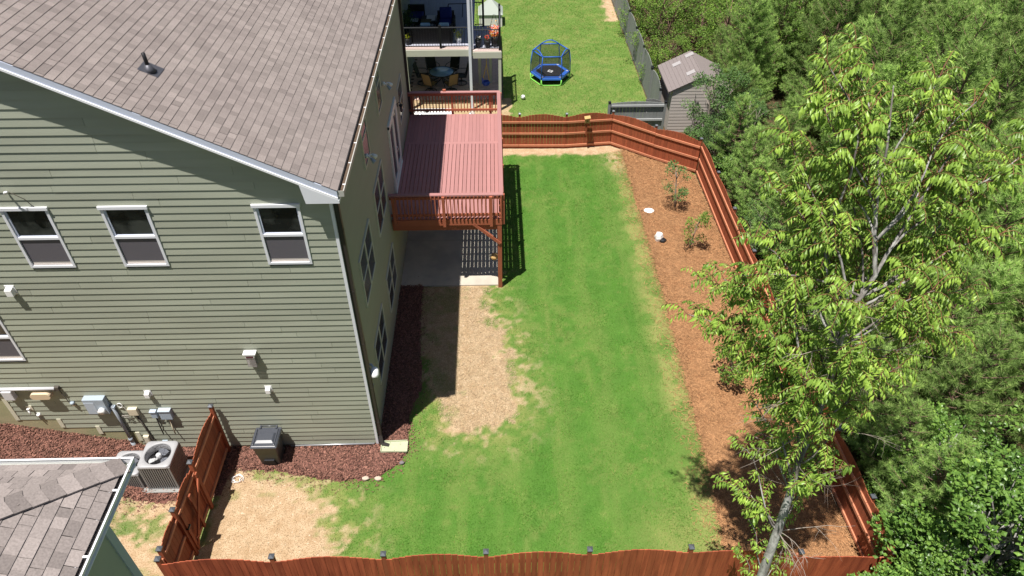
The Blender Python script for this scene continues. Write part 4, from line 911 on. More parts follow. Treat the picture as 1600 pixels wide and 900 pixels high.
b.add([(RXe, RYe, EZ), (RXe, -6, EZ), (RXe+far, -6, EZ-.515*far), (RXe+far, RYe+far, EZ-.515*far)], [(0, 3, 2, 1)])
b.add([(RXe, RYe, EZ), (RXe+far, RYe+far, EZ-.515*far), (-18, RYe+far, EZ-.515*far), (-18, RYe, EZ)], [(0, 3, 2, 1)])
b.add([(RXe+.0, RYe, EZ-.02), (RXe, -6, EZ-.02), (-18, -6, EZ-.02), (-18, RYe, EZ-.02)], [(0, 1, 2, 3)])
r2o = b.build('roof', SHINGG, nh)
MB().box(RXe, RXe+.02, -6, RYe+.02, EZ-.2, EZ-.0).build('fascia', TRIM, nh); MB().box(-18, RXe, RYe, RYe+.02, EZ-.2, EZ-.0).build('fascia', TRIM, nh)
MB().box(-18, RXe, WY, RYe, EZ-.2, EZ-.18).build('soffit', TRIM, nh); MB().box(WX, RXe, -6, RYe, EZ-.205, EZ-.185).build('soffit', TRIM, nh)
WG = M('white_gutter_paint', (.80, .80, .82), .35)
g = MB(); g.box(RXe+.02, EX, -6, EY, EZ-.13, EZ-.12); g.box(EX-.05, EX-.044, -6, EY, EZ-.12, EZ-.05); g.box(EX-.05, EX, -6, EY, EZ-.055, EZ-.05); g.box(EX-.006, EX, -6, EY, EZ-.05, EZ-.0); g.box(EX-.012, EX+.012, -6, EY+.012, EZ-.0, EZ+.012); g.box(-18, EX-.006, EY-.006, EY, EZ-.12, EZ-.0); g.box(-18, EX-.012, EY-.012, EY+.012, EZ, EZ+.012); g.box(-18, RXe, RYe+.02, EY, EZ-.13, EZ-.12)
gg = g.build('gutter', WG, nh)
MB().box(RXe+.022, EX-.052, -6, EY-.16, EZ-.119, EZ-.045).build('leaf_litter', BROWNM, gg)
MB().box(-18, RXe+.0, RYe+.022, EY-.008, EZ-.119, EZ-.10).build('gutter_floor', M('greenish_gutter_floor', (.50, .52, .42), .7, noise=(3, .1)), gg)
for y in (5.35, 4.45, 3.6): MB().box(RXe+.05, EX+.008, y, y+.025, EZ+.004, EZ+.018).build('gutter_hanger', WPL, gg)
# shingles, right slope then far slope
sv = {}
def lay2(kind, rows_, ymax, wmin, wmax):
    for r in range(rows_):
        e = r*.143
        lim = (RYe-e) if kind == 'x' else (RXe-e)      # hip limit
        s = lim-rnd.uniform(0, .1)
        while s > lim-ymax:
            w = rnd.uniform(wmin, wmax); a = max(s-w, lim-ymax); hi = min(s, lim+.02)
            t_ = round(rnd.choice((.78, .88, .95, 1.0, 1.05, 1.12, 1.18))*12)
            key = (kind, max(1, round((hi-a)*40)), t_)
            if key not in sv:
                L = key[1]/40; h = .012+.004*(t_ > 12)
                if kind == 'x': V = [(.012, 0, 0), (.012, L-.001, 0), (-.16, L-.001, .5*.172), (-.16, 0, .5*.172), (.012+.006, 0, h), (.018, L-.001, h), (-.16, L-.001, .5*.172+.004), (-.16, 0, .5*.172+.004)]; Fz = [(0,1,5,4), (4,5,6,7), (1,2,6,5), (3,0,4,7)]
                else: V = [(0, .012, 0), (L-.001, .012, 0), (L-.001, -.16, .5*.172), (0, -.16, .5*.172), (0, .018, h), (L-.001, .018, h), (L-.001, -.16, .5*.172+.004), (0, -.16, .5*.172+.004)]; Fz = [(1,0,4,5), (5,4,7,6), (2,1,5,6), (0,3,7,4)]
                sv[key] = npmesh('shingle', V, Fz, SHINGG, tone=[t_/12]*8)
            loc = (RXe-e+.03, a, EZ+.515*e-.012) if kind == 'x' else (a, RYe-e+.03, EZ+.515*e-.012)
            piece('shingle', sv[key], r2o, loc)
            s -= w
lay2('x', 11, 2.6, .13, .25); lay2('y', 9, 3.0, .13, .25)
for k in range(13):
    q = k*.125; c = Vector((RXe-q+.0, RYe-q+.0, EZ+.515*q+.012)); L = .15; d = Vector((-1, -1, .515)).normalized(); w_ = .16
    a = c+Vector((.04, .04, 0)); e = a+d*.21
    V = [a+Vector((-.02, w_*.0, .022)), a+Vector((w_*.72, -w_*.72, -.045)), a+Vector((-w_*.72, w_*.72, -.045)), e+Vector((0, 0, .012)), e+Vector((w_*.72, -w_*.72, -.055)), e+Vector((-w_*.72, w_*.72, -.055))]
    V += [v+Vector((0, 0, .022)) for v in V]
    me = npmesh('ridge_cap_shingle', [tuple(v-off(r2o)) for v in V], [(6, 7, 10, 9), (8, 6, 9, 11), (0, 1, 7, 6), (2, 0, 6, 8), (1, 4, 10, 7), (5, 2, 8, 11)], SHINGG, tone=[(.78, 1.05, .9, 1.2, .84, 1.0, .74, 1.12)[k % 8]]*12); obj('ridge_cap_shingle', me, r2o)

# ------------------------------------------------------------------ neighbour's house, porch and decks
nb_ = thing('house', 'neighbouring house beyond the deck with covered upper porch, mostly hidden', 'house', (-6, 35, 0))
MB().box(-15, -4.3, 32.6, 44, -.2, 8.2).build('wall', M('neighbour_wall', (.22, .24, .24), .8), nb_)
MB().box(-15, -.75, 32.0, 39.5, 5.75, 6.0).build('porch_roof', SHINGG, nb_)
b = MB(); b.box(-1.16, -.93, 32.02, 32.26, 3.0, 5.75); b.build('porch_column', M('white_column_paint', (.72, .74, .82), .45), nb_)
MB().box(-1.16, -1.04, 31.93, 32.02, .1, 5.7).build('downspout', M('white_column_paint', (.72, .74, .82)), nb_)
t = thing('deck', 'grey neighbouring deck with black railings, white column and furniture', 'deck', (-2, 34, 0))
nd = unit_box('deck_board', NDECK)
x = -4.3
while x < -.98: piece('deck_board', nd, t, (x, 32.30, 2.97), (.132, 6.9, .03)); x += .14
x = -.96
while x < .24: piece('deck_board', nd, t, (x, 32.14, 2.92), (.132, 2.76, .03)); x += .14
MB().box(-4.3, -1.16, 32.06, 32.29, 2.965, 3.003).build('edge_board', NFRONT, t); MB().box(-.95, .32, 31.90, 32.13, 2.915, 2.953).build('edge_board', NFRONT, t)
MB().box(-4.3, -.96, 32.0, 32.05, 2.66, 2.962).build('beam', CREAM, t); MB().box(-.96, .34, 31.85, 31.9, 2.62, 2.912).build('beam', CREAM, t)
b = MB(); b.box(-4.3, -.99, 32.4, 39, 2.7, 2.75); b.box(-.95, .3, 32.2, 34.9, 2.65, 2.7); b.build('under_ceiling', CREAM, t)
for x0, y0 in ((-4.12, 32.0), (.19, 31.87), (-.80, 34.6), (.19, 34.7), (-.25, 34.7)): MB().box(x0, x0+.13, y0, y0+.13, 0, 2.65).build('support_post', CREAM, t)
def black_rail(a, b, z, n=None, post_a=True, post_b=True, top=.95):
    a, b = Vector((*a, z)), Vector((*b, z)); L = (b-a).length
    MB().bar(a+Vector((0, 0, top)), b+Vector((0, 0, top)), .05, .035).build('top_rail', M('dark_rail', (.05, .05, .055), .35), t); MB().bar(a+Vector((0, 0, .10)), b+Vector((0, 0, .10)), .035, .035).build('bottom_rail', BLACK, t)
    n = int(L/.115)
    for i in range(1, n): p = a.lerp(b, i/n); piece('baluster', BAL, t, (p.x-.01, p.y-.01, z+.1), (.016, .016, top-.1))
    for f, p in ((post_a, a), (post_b, b)):
        if f: MB().box(p.x-.05, p.x+.05, p.y-.05, p.y+.05, z-.02, z+top+.10).build('rail_post', BLACK, t)
BAL = unit_box('baluster', BLACK)
black_rail((-4.25, 32.12), (-2.42, 32.12), 3.0, post_a=False); black_rail((-2.42, 32.12), (-1.2, 32.12), 3.0, post_a=False, post_b=False)
black_rail((-.9, 31.97), (.26, 31.97), 2.95, post_a=False); black_rail((.28, 32.0), (.28, 34.2), 2.95, post_a=False)
black_rail((-.92, 34.8), (-.50, 34.8), 2.95, top=1.15, post_a=False)
black_rail((.28, 34.2), (.28, 34.85), 2.95)
# furniture on it
def pot(x, y, r, h, z, lab, leafc, flow=None, nfl=20, fr_=.16, potm=BLACK, grp='flower pots on the neighbouring deck', seed=1):
    t = thing('flower_pot', lab, 'flower pot', (x, y, z), grp)
    MB().lathe([(0, 0), (r*.7, 0), (r, h), (r*.9, h), (r*.85, h-.04), (0, h-.04)], (x, y, z), 14).build('pot', potm, t)
    g = np.random.default_rng(seed); n = nfl*5; P = g.normal(0, fr_*.5, (n, 3))+[x, y, z+h+fr_*.6]; D = nrm(g.normal(0, 1, (n, 3))+[0, 0, .6])
    me = leafmesh('leaves', P-np.array(off(t)), D, nrm(g.normal(0, 1, (n, 3))), g.uniform(.05, .10, n), g.uniform(.02, .035, n), leafc, g.uniform(.7, 1.3, n)); obj('foliage', me, t)
    if flow:
        n = nfl*4; P = nrm(g.normal(0, 1, (n, 3)))*g.uniform(.5, 1.05, (n, 1))*fr_+[x, y, z+h+fr_*.8]
        me = leafmesh('petals', P-np.array(off(t)), nrm(g.normal(0, 1, (n, 3))), nrm(g.normal(0, 1, (n, 3))), g.uniform(.04, .08, n), g.uniform(.04, .06, n), flow, g.uniform(.8, 1.2, n)); obj('flowers', me, t)
def leafmesh(name, P, D, S, L, Wd, mat, tone, fold=.25, midx=None):
    """one bent leaf per row: base, two sides, tip"""
    D = nrm(D); S = nrm(np.cross(D, S)); Nn = np.cross(S, D); L = np.asarray(L)[:, None]; Wd = np.asarray(Wd)[:, None]
    B = P; Mx = P+D*L*.5+Nn*L*.10; Tp = P+D*L-Nn*L*.06
    V = np.stack([B, Mx+S*Wd/2-Nn*Wd*fold, Tp, Mx-S*Wd/2-Nn*Wd*fold, Mx], 1)
    n = len(P); i = np.arange(n)[:, None]*5
    F = np.concatenate([i+[0, 1, 4], i+[1, 2, 4], i+[2, 3, 4], i+[3, 0, 4]], 1).reshape(-1, 3)
    return npmesh(name, V, F, mat, tone=np.repeat(tone, 5), smooth=False, midx=None if midx is None else np.repeat(midx, 4))
LFY = M('lime_yellow_leaves', (.45, .50, .03), .5, tone=True, trans=.3); LFG = M('dark_pot_leaves', (.06, .13, .03), .5, tone=True, trans=.3)
FLR = M('red_orange_petals', (.80, .10, .05), .6, tone=True, trans=.2); FLW = M('white_petals', (.8, .75, .62), .6, tone=True); FLO = M('yellow_orange_petals', (.85, .42, .05), .6, tone=True)
pot(-1.62, 32.75, .17, .28, 3.0, 'pot of lime yellow foliage beside the white column', LFY, None, 26, .22, M('grey_white_pot', (.5, .52, .55), .5), seed=2)
pot(-3.95, 32.55, .12, .3, 3.0, 'small pot with pale green leaves at the left end of the black railing', LFY, None, 10, .12, seed=3)
pot(-.72, 32.35, .15, .34, 2.95, 'dark pot with white flowers, leftmost of three by the short railing', LFG, FLW, 8, .12, seed=4)
pot(-.30, 32.35, .16, .34, 2.95, 'dark pot with coral red flowers, middle of three by the short railing', LFG, FLR, 8, .12, seed=5)
pot(.05, 32.45, .22, .50, 2.95, 'tall dark pot overflowing with red and orange flowers at the deck corner', FLO, FLR, 45, .27, seed=6)
def rbox(b, x0, x1, y0, y1, z0, z1): return b.box(x0, x1, y0, y1, z0, z1)
t = thing('sofa', 'long black wicker sofa backed against the neighbouring black railing', 'sofa', (-2.9, 33.2, 3.0))
b = MB(); b.box(-3.75, -1.95, 32.62, 32.72, 3.0, 3.78); b.box(-3.75, -1.95, 32.72, 33.5, 3.0, 3.32); b.box(-3.80, -3.70, 32.62, 33.5, 3.0, 3.62); b.box(-2.0, -1.90, 32.62, 33.5, 3.0, 3.62); b.build('frame', DARKW, t)
for x0, x1 in ((-3.66, -2.86), (-2.84, -2.04)): MB().box(x0, x1, 32.75, 33.5, 3.32, 3.45).build('seat_cushion', NAVY, t, bevel=.03)
for x0, x1 in ((-3.35, -2.90), (-2.50, -2.04)):
    c = MB().box(x0, x1, 32.80, 32.95, 3.48, 3.88).build('pillow', BLUECH, t, bevel=.05)
t = thing('armchair', 'dark armchair with deep blue cushions facing the low table', 'armchair', (-2.3, 35.4, 3.0))
b = MB(); b.box(-2.68, -1.88, 34.0, 34.8, 3.0, 3.28); b.box(-2.72, -2.6, 34.0, 34.85, 3.0, 3.5); b.box(-1.95, -1.83, 34.0, 34.85, 3.0, 3.5); b.box(-2.68, -1.88, 34.75, 34.9, 3.0, 3.7); b.build('frame', DARKW, t)
MB().box(-2.58, -1.97, 34.02, 34.72, 3.28, 3.42).build('seat_cushion', NAVY, t, bevel=.03); MB().box(-2.56, -1.99, 34.6, 34.78, 3.42, 3.92).build('back_cushion', NAVY, t, bevel=.04)
t = thing('armchair', 'dark armchair with navy cushion at the left end of the neighbouring deck', 'armchair', (-3.9, 35.4, 3.0))
b = MB(); b.box(-4.15, -3.35, 34.9, 35.7, 3.0, 3.28); b.box(-4.2, -4.1, 34.9, 35.7, 3.0, 3.5); b.box(-4.15, -3.35, 35.6, 35.75, 3.0, 3.7); b.build('frame', DARKW, t); MB().box(-4.08, -3.4, 34.95, 35.6, 3.28, 3.42).build('seat_cushion', NAVY, t, bevel=.03)
t = thing('low_table', 'low dark table with a white and olive throw on the neighbouring deck', 'table', (-3.1, 34.6, 3.0))
b = MB(); b.box(-3.45, -2.78, 34.1, 35.0, 3.36, 3.42); [b.box(x, x+.05, y, y+.05, 3.0, 3.36) for x in (-3.43, -2.85) for y in (34.12, 34.93)]; b.build('table', DARKW, t); MB().box(-3.2, -2.79, 34.35, 34.99, 3.42, 3.432).build('throw', WHITE, t); MB().box(-3.44, -2.95, 34.12, 34.5, 3.432, 3.445).build('throw', M('olive_cloth', (.12, .11, .06), .9), t)
t = thing('side_table', 'small pale side table beside the left armchair', 'table', (-3.7, 34.4, 3.0)); MB().box(-3.95, -3.58, 34.2, 34.6, 3.42, 3.45).build('table_top', M('pale_table', (.4, .42, .45), .5), t); MB().box(-3.8, -3.72, 34.37, 34.43, 3.0, 3.42).build('leg', BLACK, t)
t = thing('hammock_stand', 'thin black stand at the back of the neighbouring deck', 'stand', (-1.8, 36.6, 3.0)); b = MB(); b.tube([(-2.3, 35.9, 3.35), (-2.2, 36.0, 3.6), (-1.1, 36.0, 3.62)], .02, 6); b.build('top_bar', BLACK, t); MB().tube([(-1.5, 36.0, 3.6), (-1.55, 35.9, 3.0)], .02, 6).build('leg', BLACK, t); MB().tube([(-2.2, 36.0, 3.6), (-2.25, 35.9, 3.0)], .02, 6).build('leg', BLACK, t)
t = thing('porch_plant', 'dark bushy potted plant in the left corner of the neighbouring deck', 'potted plant', (-4.05, 33.6, 3.0))
MB().lathe([(0, 0), (.16, 0), (.2, .3), (0, .3)], (-4.0, 33.6, 3.0), 12).build('pot', BLACK, t)
g = np.random.default_rng(9); n = 300; P = g.normal(0, .2, (n, 3))*[.8, 1.4, 1.2]+[-4.0, 33.7, 3.75]-np.array(off(t)); obj('foliage', leafmesh('f', P, nrm(g.normal(0, 1, (n, 3))), nrm(g.normal(0, 1, (n, 3))), g.uniform(.1, .2, n), g.uniform(.03, .05, n), M('dark_pot_leaves', (.06, .13, .03)), g.uniform(.5, 1.1, n)), t)
# lower patio
pav = thing('paved_patio', 'reddish brown brick paved patio under the neighbouring deck', 'patio', (-2, 35, 0))
MB().box(-4.3, .42, 33.0, 39.4, -.1, .012).build('bedding', M('patio_bedding', (.14, .10, .09), .9), pav)
pvb = unit_box('paver', PAVER); pv_list = []
y = 33.0; k = 0
b = MB()
while y < 39.3:
    x = -4.3+(k % 2)*.15
    while x < .1:
        z = .012+rnd.uniform(.022, .03)
        if y < 35.0 and -4.2 < x < .5 and len(pv_list) < 290: pv_list.append(piece('paver', pvb, pav, (x+.004, y+.004, .012), (.292, .192, z-.012)))
        else: b.box(x+.004, x+.296, y+.004, y+.196, .012, z)
        x += .30
    y += .20; k += 1
b.build('paver_field', PAVER, pav, kind='stuff')
t = thing('patio_table', 'round blue glass patio table with black rim under the neighbouring deck', 'table', (-2.68, 34.75, .03)); cx, cy = -2.66, 34.70
MB().lathe([(0, 0), (.60, 0), (.60, .012), (0, .012)], (cx, cy, .70), 30).build('table_top', TBLUE, t); MB().lathe([(.60, -.02), (.645, -.02), (.645, .018), (.60, .018), (.60, -.02)], (cx, cy, .70), 30).build('rim', BLACK, t)
b = MB(); [b.tube([(cx+.1*math.cos(a), cy+.1*math.sin(a), .69), (cx+.05*math.cos(a), cy+.05*math.sin(a), .35), (cx+.38*math.cos(a), cy+.38*math.sin(a), .05)], .018, 6) for a in np.arange(.4, 6.5, math.pi/2)]; b.build('legs', BLACK, t)
def patio_chair(x, y, face, lab, sling):
    t = thing('patio_chair', lab, 'chair', (x, y, .03), 'swivel chairs round the blue table'); ca, sa = math.cos(face), math.sin(face)
    P = lambda u, v, z: (x+u*ca-v*sa, y+u*sa+v*ca, z+.03)
    b = MB(); b.add([P(.25, -.24, .44), P(.25, .24, .44), P(-.22, .24, .40), P(-.22, -.24, .40)], [(0, 1, 2, 3)]); b.add([P(.25, -.24, .43), P(.25, .24, .43), P(-.22, .24, .39), P(-.22, -.24, .39)], [(3, 2, 1, 0)]); b.build('seat', sling, t)
    b = MB(); b.add([P(-.22, -.24, .42), P(-.22, .24, .42), P(-.38, .24, 1.02), P(-.38, -.24, 1.02)], [(0, 1, 2, 3)]); b.add([P(-.23, -.24, .42), P(-.23, .24, .42), P(-.39, .24, 1.02), P(-.39, -.24, 1.02)], [(3, 2, 1, 0)]); b.build('backrest', sling, t)
    b = MB()
    for s in (-1, 1): b.tube([P(-.40, s*.26, 1.05), P(-.23, s*.26, .42), P(.27, s*.26, .45)], .018, 6); b.tube([P(-.30, s*.27, .68), P(.05, s*.30, .68), P(.18, s*.28, .62), P(.2, s*.26, .45)], .018, 6)
    b.tube([P(-.40, -.26, 1.05), P(-.40, .26, 1.05)], .018, 6); b.tube([P(.27, -.26, .45), P(.27, .26, .45)], .016, 6); b.build('frame', BLACK, t)
    b = MB(); b.tube([P(.28*math.cos(a), .28*math.sin(a), .03) for a in np.linspace(0, 2*math.pi, 21)], .022, 6, False); b.tube([P(0, 0, .40), P(0, 0, .12)], .03, 8); [b.tube([P(0, 0, .12), P(.28*math.cos(a), .28*math.sin(a), .04)], .014, 5) for a in (0, 1.57, 3.14, 4.71)]; b.build('swivel_base', BLACK, t)
BS = M('black_sling', (.02, .025, .025), .6)
for ang, lab, sl_ in ((60, 'black sling swivel chair behind the blue table, right of its far pair', BS), (118, 'black sling swivel chair behind the blue table, left of its far pair', BS), (5, 'black sling swivel chair at the right end of the blue table', BS), (172, 'black sling swivel chair at the left end of the blue table', BS), (300, 'swivel chair with tan seat nearest the camera right of the blue table', TAN), (238, 'swivel chair with tan seat nearest the camera left of the blue table', TAN)):
    a = math.radians(ang); patio_chair(cx+.98*math.cos(a), cy+.92*math.sin(a), a+math.pi, lab, sl_)
t = thing('toddler_swing', 'blue bucket swing on yellow ropes under the neighbouring deck', 'swing', (-.4, 33.6, .5))
b = MB(); b.lathe([(0, -.12), (.13, -.11), (.18, .0), (.17, .10), (.14, .11), (.13, 0)], (-.42, 33.55, .62), 12, 1.1, .9); b.box(-.62, -.54, 33.5, 33.6, .6, .88); b.build('bucket_seat', BLUEP, t)
for dx in (-.17, .17): MB().tube([(-.42+dx, 33.52, .7), (-.38, 33.5, 1.6), (-.38, 33.5, 2.66)], .014, 5).build('rope', YEL, t)
t = thing('floor_lamp_small', 'small dark garden light on the white paving behind the red deck rail', 'garden light', (-3.3, 31.9, 0)); MB().lathe([(0, 0), (.09, 0), (.09, .12), (.06, .14)], (-3.25, 31.7, .05), 12).build('body', BLACK, t); MB().lathe([(0, 0), (.07, 0)], (-3.25, 31.7, .2), 12).build('cover', WPL, t)
MB().box(-3.9, -2.0, 31.35, 32.05, -.05, .05).build('concrete_apron', M('pale_apron', (.62, .62, .62), .8), kind='structure')
t = thing('splash_block', 'pale splash block at the foot of the white downspout', 'splash block', (-1.1, 31.7, 0)); MB().box(-1.2, -.98, 31.4, 31.95, 0, .05).build('tray', CONC, t); MB().box(-1.2, -1.17, 31.4, 31.95, .05, .08).build('side_wall', CONC, t)
# play tent on the lawn
t = thing('play_tent', 'small white play tent with pointed grey roof on the neighbouring lawn', 'tent', (-.1, 42.9, 0)); x0, x1, y0, y1 = -.85, .50, 42.3, 43.6
b = MB(); b.add([(x0, y0, 0), (x1, y0, 0), (x1, y1, 0), (x0, y1, 0), (x0, y0, .72), (x1, y0, .72), (x1, y1, .72), (x0, y1, .72)], [(0,1,5,4),(1,2,6,5),(2,3,7,6),(3,0,4,7)]); b.build('tent_wall', M('white_canvas', (.78, .77, .74), .8), t)
b = MB(); c = ((x0+x1)/2, (y0+y1)/2, 1.45); b.add([(x0-.05, y0-.05, .70), (x1+.05, y0-.05, .70), (x1+.05, y1+.05, .70), (x0-.05, y1+.05, .70), c], [(0,1,4),(1,2,4),(2,3,4),(3,0,4)]); b.build('tent_roof', M('grey_canvas', (.36, .40, .36), .8), t); MB().tube([(c[0], c[1], 1.4), (c[0], c[1], 1.58)], .02, 6).build('finial', WPL, t)
t = thing('easel', 'thin dark A shaped stand in front of the white play tent', 'stand', (0, 41.9, 0)); b = MB(); b.tube([(-.25, 41.9, 0), (-.02, 41.95, .85), (.08, 41.95, .85), (.3, 41.9, 0)], .014, 5); b.build('frame', BLACK, t); MB().box(-.6, .35, 41.6, 41.72, 0, .28).build('tray', BLACK, t)
# ball, sprinkler-mark free; trampoline
t = thing('ball', 'white and grey football lying on the neighbouring lawn', 'ball', (1.39, 33.0, 0)); bm_ = MB(); bm_.lathe([(0, -.11), (.045, -.1), (.08, -.075), (.1, -.045), (.11, 0), (.1, .045), (.08, .075), (.045, .1), (0, .11)], (1.39, 33.0, .13), 14); bm_.build('ball_skin', WPL, t)
for a, e in ((.3, .5), (2, .2), (4, .7), (5.2, .1), (1, 1.2)): d = Vector((math.cos(a)*math.cos(e), math.sin(a)*math.cos(e), math.sin(e))); c = Vector((1.39, 33.0, .13)); MB().tube([c+d*.1, c+d*.113], .035, 5).build('panel_patch', M('grey_patch', (.2, .2, .22), .5), t)
tr = thing('trampoline', 'small blue hexagonal trampoline with safety net and lime green legs', 'trampoline', (2.88, 35.35, 0))
tcx, tcy, tr_z, TRr = 2.87, 35.32, .40, 1.0
hexa = [(tcx+TRr*math.cos(a), tcy+TRr*math.sin(a)) for a in np.radians([0, 60, 120, 180, 240, 300])]
hp = lambda f, i: (tcx+(hexa[i % 6][0]-tcx)*f, tcy+(hexa[i % 6][1]-tcy)*f)
for i in range(6):
    a0, a1, b0, b1 = hp(1.0, i), hp(1.0, i+1), hp(.76, i), hp(.76, i+1)
    b = MB(); b.add([(*a0, tr_z-.10), (*a1, tr_z-.10), (*a1, tr_z), (*a0, tr_z), (*b0, tr_z+.02), (*b1, tr_z+.02)], [(0, 1, 2, 3), (3, 2, 5, 4)]); b.build('pad', BLUEPAD, tr)
b = MB(); b.add([(*hp(.77, i), tr_z) for i in range(6)], [tuple(range(6))]); mt_ = b.build('jumping_mat', TMAT, tr)
b = MB(); b.add([(tcx-.16, tcy-.05, tr_z+.004), (tcx+.05, tcy-.19, tr_z+.004), (tcx+.16, tcy+.02, tr_z+.004), (tcx-.05, tcy+.17, tr_z+.004)], [(0, 1, 2, 3)]); b.build('square_emblem', WHITE, mt_)
b = MB(); b.add([(tcx-.09, tcy-.03, tr_z+.007), (tcx+.03, tcy-.11, tr_z+.007), (tcx+.09, tcy+.01, tr_z+.007), (tcx-.03, tcy+.10, tr_z+.007)], [(0, 1, 2, 3)]); b.build('emblem_centre', M('grey_print', (.2, .2, .2)), mt_)
for i, f in ((0, .86), (1, .87), (2, .87), (4, .86), (5, .88)):
    x, y = hp(f, i); b = MB(); b.box(x-.05, x+.05, y-.035, y+.035, tr_z+.012, tr_z+.018); b.build('white_label', WHITE, tr)
for i in range(6):
    a0, a1 = hp(1.02, i), hp(1.02, i+1)
    b = MB(); b.tube([(*a0, tr_z-.06), (*hp(1.0, i), 1.0), (*hp(.93, i), 1.50)], .022, 8); b.build('net_pole', BLUET, tr)
    b = MB(); b.tube([(*hp(.93, i), 1.50), (*hp(.93, i+1), 1.50)], .028, 8); b.build('top_ring', BLUET, tr)
    b = MB(); b.add([(*hp(.98, i), tr_z), (*hp(.98, i+1), tr_z), (*hp(.98, i+1), 1.0), (*hp(.98, i), 1.0), (*hp(.91, i+1), 1.5), (*hp(.91, i), 1.5)], [(0, 1, 2, 3), (3, 2, 4, 5)])
    nm = M('netting', (.03, .03, .035), .8)
    if not nm.get('net'):
        nm['net'] = 1; N = nm.node_tree.nodes; L = nm.node_tree.links; tt = N.new('ShaderNodeBsdfTransparent'); mm = N.new('ShaderNodeMixShader'); mm.inputs[0].default_value = .5
        L.new(tt.outputs[0], mm.inputs[1]); L.new(N['Principled BSDF'].outputs[0], mm.inputs[2]); L.new(mm.outputs[0], N['Material Output'].inputs['Surface'])
    b.build('net', nm, tr)
    m0 = ((a0[0]+a1[0])/2, (a0[1]+a1[1])/2)
    b = MB(); b.tube([(*a0, tr_z-.08), (a0[0]*.96+m0[0]*.04, a0[1]*.96+m0[1]*.04, .08), (a0[0]*.8+m0[0]*.2, a0[1]*.8+m0[1]*.2, .03), (a1[0]*.8+m0[0]*.2, a1[1]*.8+m0[1]*.2, .03), (a1[0]*.96+m0[0]*.04, a1[1]*.96+m0[1]*.04, .08), (*a1, tr_z-.08)], .026, 8); b.build('leg', LIME, tr)
for i in (1, 3, 5):
    p0, p1 = Vector((*hp(.93, i), 1.5)), Vector((*hp(.93, i+1), 1.5)); pm = (p0+p1)/2
    b = MB(); b.tube([p0+(p1-p0)*u+Vector((0, 0, .2*math.sin(math.pi*u))) for u in np.linspace(0, 1, 11)], .026, 8); b.build('arch_pole', BLUET, tr)

# ------------------------------------------------------------------ vegetation
def npcat(L): return np.concatenate(L) if L else np.zeros((0, 3))
def needles(P, D, n, L, w, spread, g):
    """tufts: at each point P a star of n needles opening around D"""
    m = len(P); P = np.repeat(P, n, 0); D = np.repeat(nrm(D), n, 0); L = np.repeat(L, n)*g.uniform(.7, 1.1, m*n)
    q = nrm(g.normal(0, 1, (m*n, 3))); d = nrm(D*g.uniform(.25, 1.3, (m*n, 1))+q*spread)
    s = nrm(np.cross(d, g.normal(0, 1, (m*n, 3))))*w/2
    base = P-D*L[:, None]*g.uniform(0, .75, (m*n, 1))
    return np.stack([base-s, base+s, base+d*L[:, None]], 1)
def pine_proto(seed, H, Rm, dens=1.0):
    g = np.random.default_rng(seed); P = []; D = []; T = []; b = MB()
    lean = g.normal(0, .012, 2); axis = lambda z: np.array([lean[0]*z*z/H*3, lean[1]*z*z/H*3, z])
    b.tube([axis(z) for z in np.linspace(0, H*.97, 9)], [float(.085*(1-z/H)+.012)*H/7 for z in np.linspace(0, H*.97, 9)], 7)
    z = H*.10
    while z < H*.97:
        f = z/H; L = Rm*min(1, (1-f)*1.45+.10)*min(1, .55+f*2)*g.uniform(.85, 1.15); k = int(g.integers(4, 7)); a0 = g.uniform(0, 6.28)
        for i in range(k):
            a = a0+6.283*i/k+g.normal(0, .18); l = L*g.uniform(.75, 1.12); up = .12+.55*f+g.normal(0, .06)
            pts = [axis(z)+np.array([math.cos(a)*l*t, math.sin(a)*l*t, l*(up*t+.25*t*t)]) for t in np.linspace(0, 1, 5)]
            b.tube(pts, [.022*(1-t)+.006 for t in np.linspace(0, 1, 5)], 4, False)
            nt_ = max(3, int(l*8*dens))
            for j in range(nt_):
                t = .28+.72*(j+g.random())/nt_; p = axis(z)+np.array([math.cos(a)*l*t, math.sin(a)*l*t, l*(up*t+.25*t*t)])
                sd = g.choice([-1, 1]); ll = (1.05-t)*l*.5*g.uniform(.3, 1); da = a+sd*g.uniform(.5, 1.1)
                q = p+np.array([math.cos(da)*ll, math.sin(da)*ll, ll*g.uniform(.1, .7)])
                if ll > .12: b.tube([p, q], .005, 3, False)
                P.append(q); D.append([math.cos(da)*.6, math.sin(da)*.6, .75]); T.append(g.uniform(.72, 1.08))
                if ll > .25: P.append(p*.5+q*.5); D.append([math.cos(da)*.5, math.sin(da)*.5, .8]); T.append(g.uniform(.7, 1.0))
            P.append(pts[-1]); D.append([math.cos(a)*.4, math.sin(a)*.4, .9]); T.append(g.uniform(1.0, 1.35))
        z += g.uniform(.30, .46)*(H/7)**.3
    for zz in np.linspace(H*.86, H, 6): P.append(axis(zz)); D.append([0, 0, 1]); T.append(1.25)
    P = np.array(P); D = np.array(D); T = np.array(T); n = 30
    V = needles(P, D, n, g.uniform(.18, .27, len(P)), .016, .85, g)
    # each needle darker toward its sheath and slightly varied (new growth is yellower)
    tn = np.repeat(T, n)*g.uniform(.8, 1.2, len(V))
    me = npmesh('crown', V, np.arange(V.size//3).reshape(-1, 3), F_PINE, tone=np.repeat(tn, 3))
    return b.mesh('trunk', BARKP), me
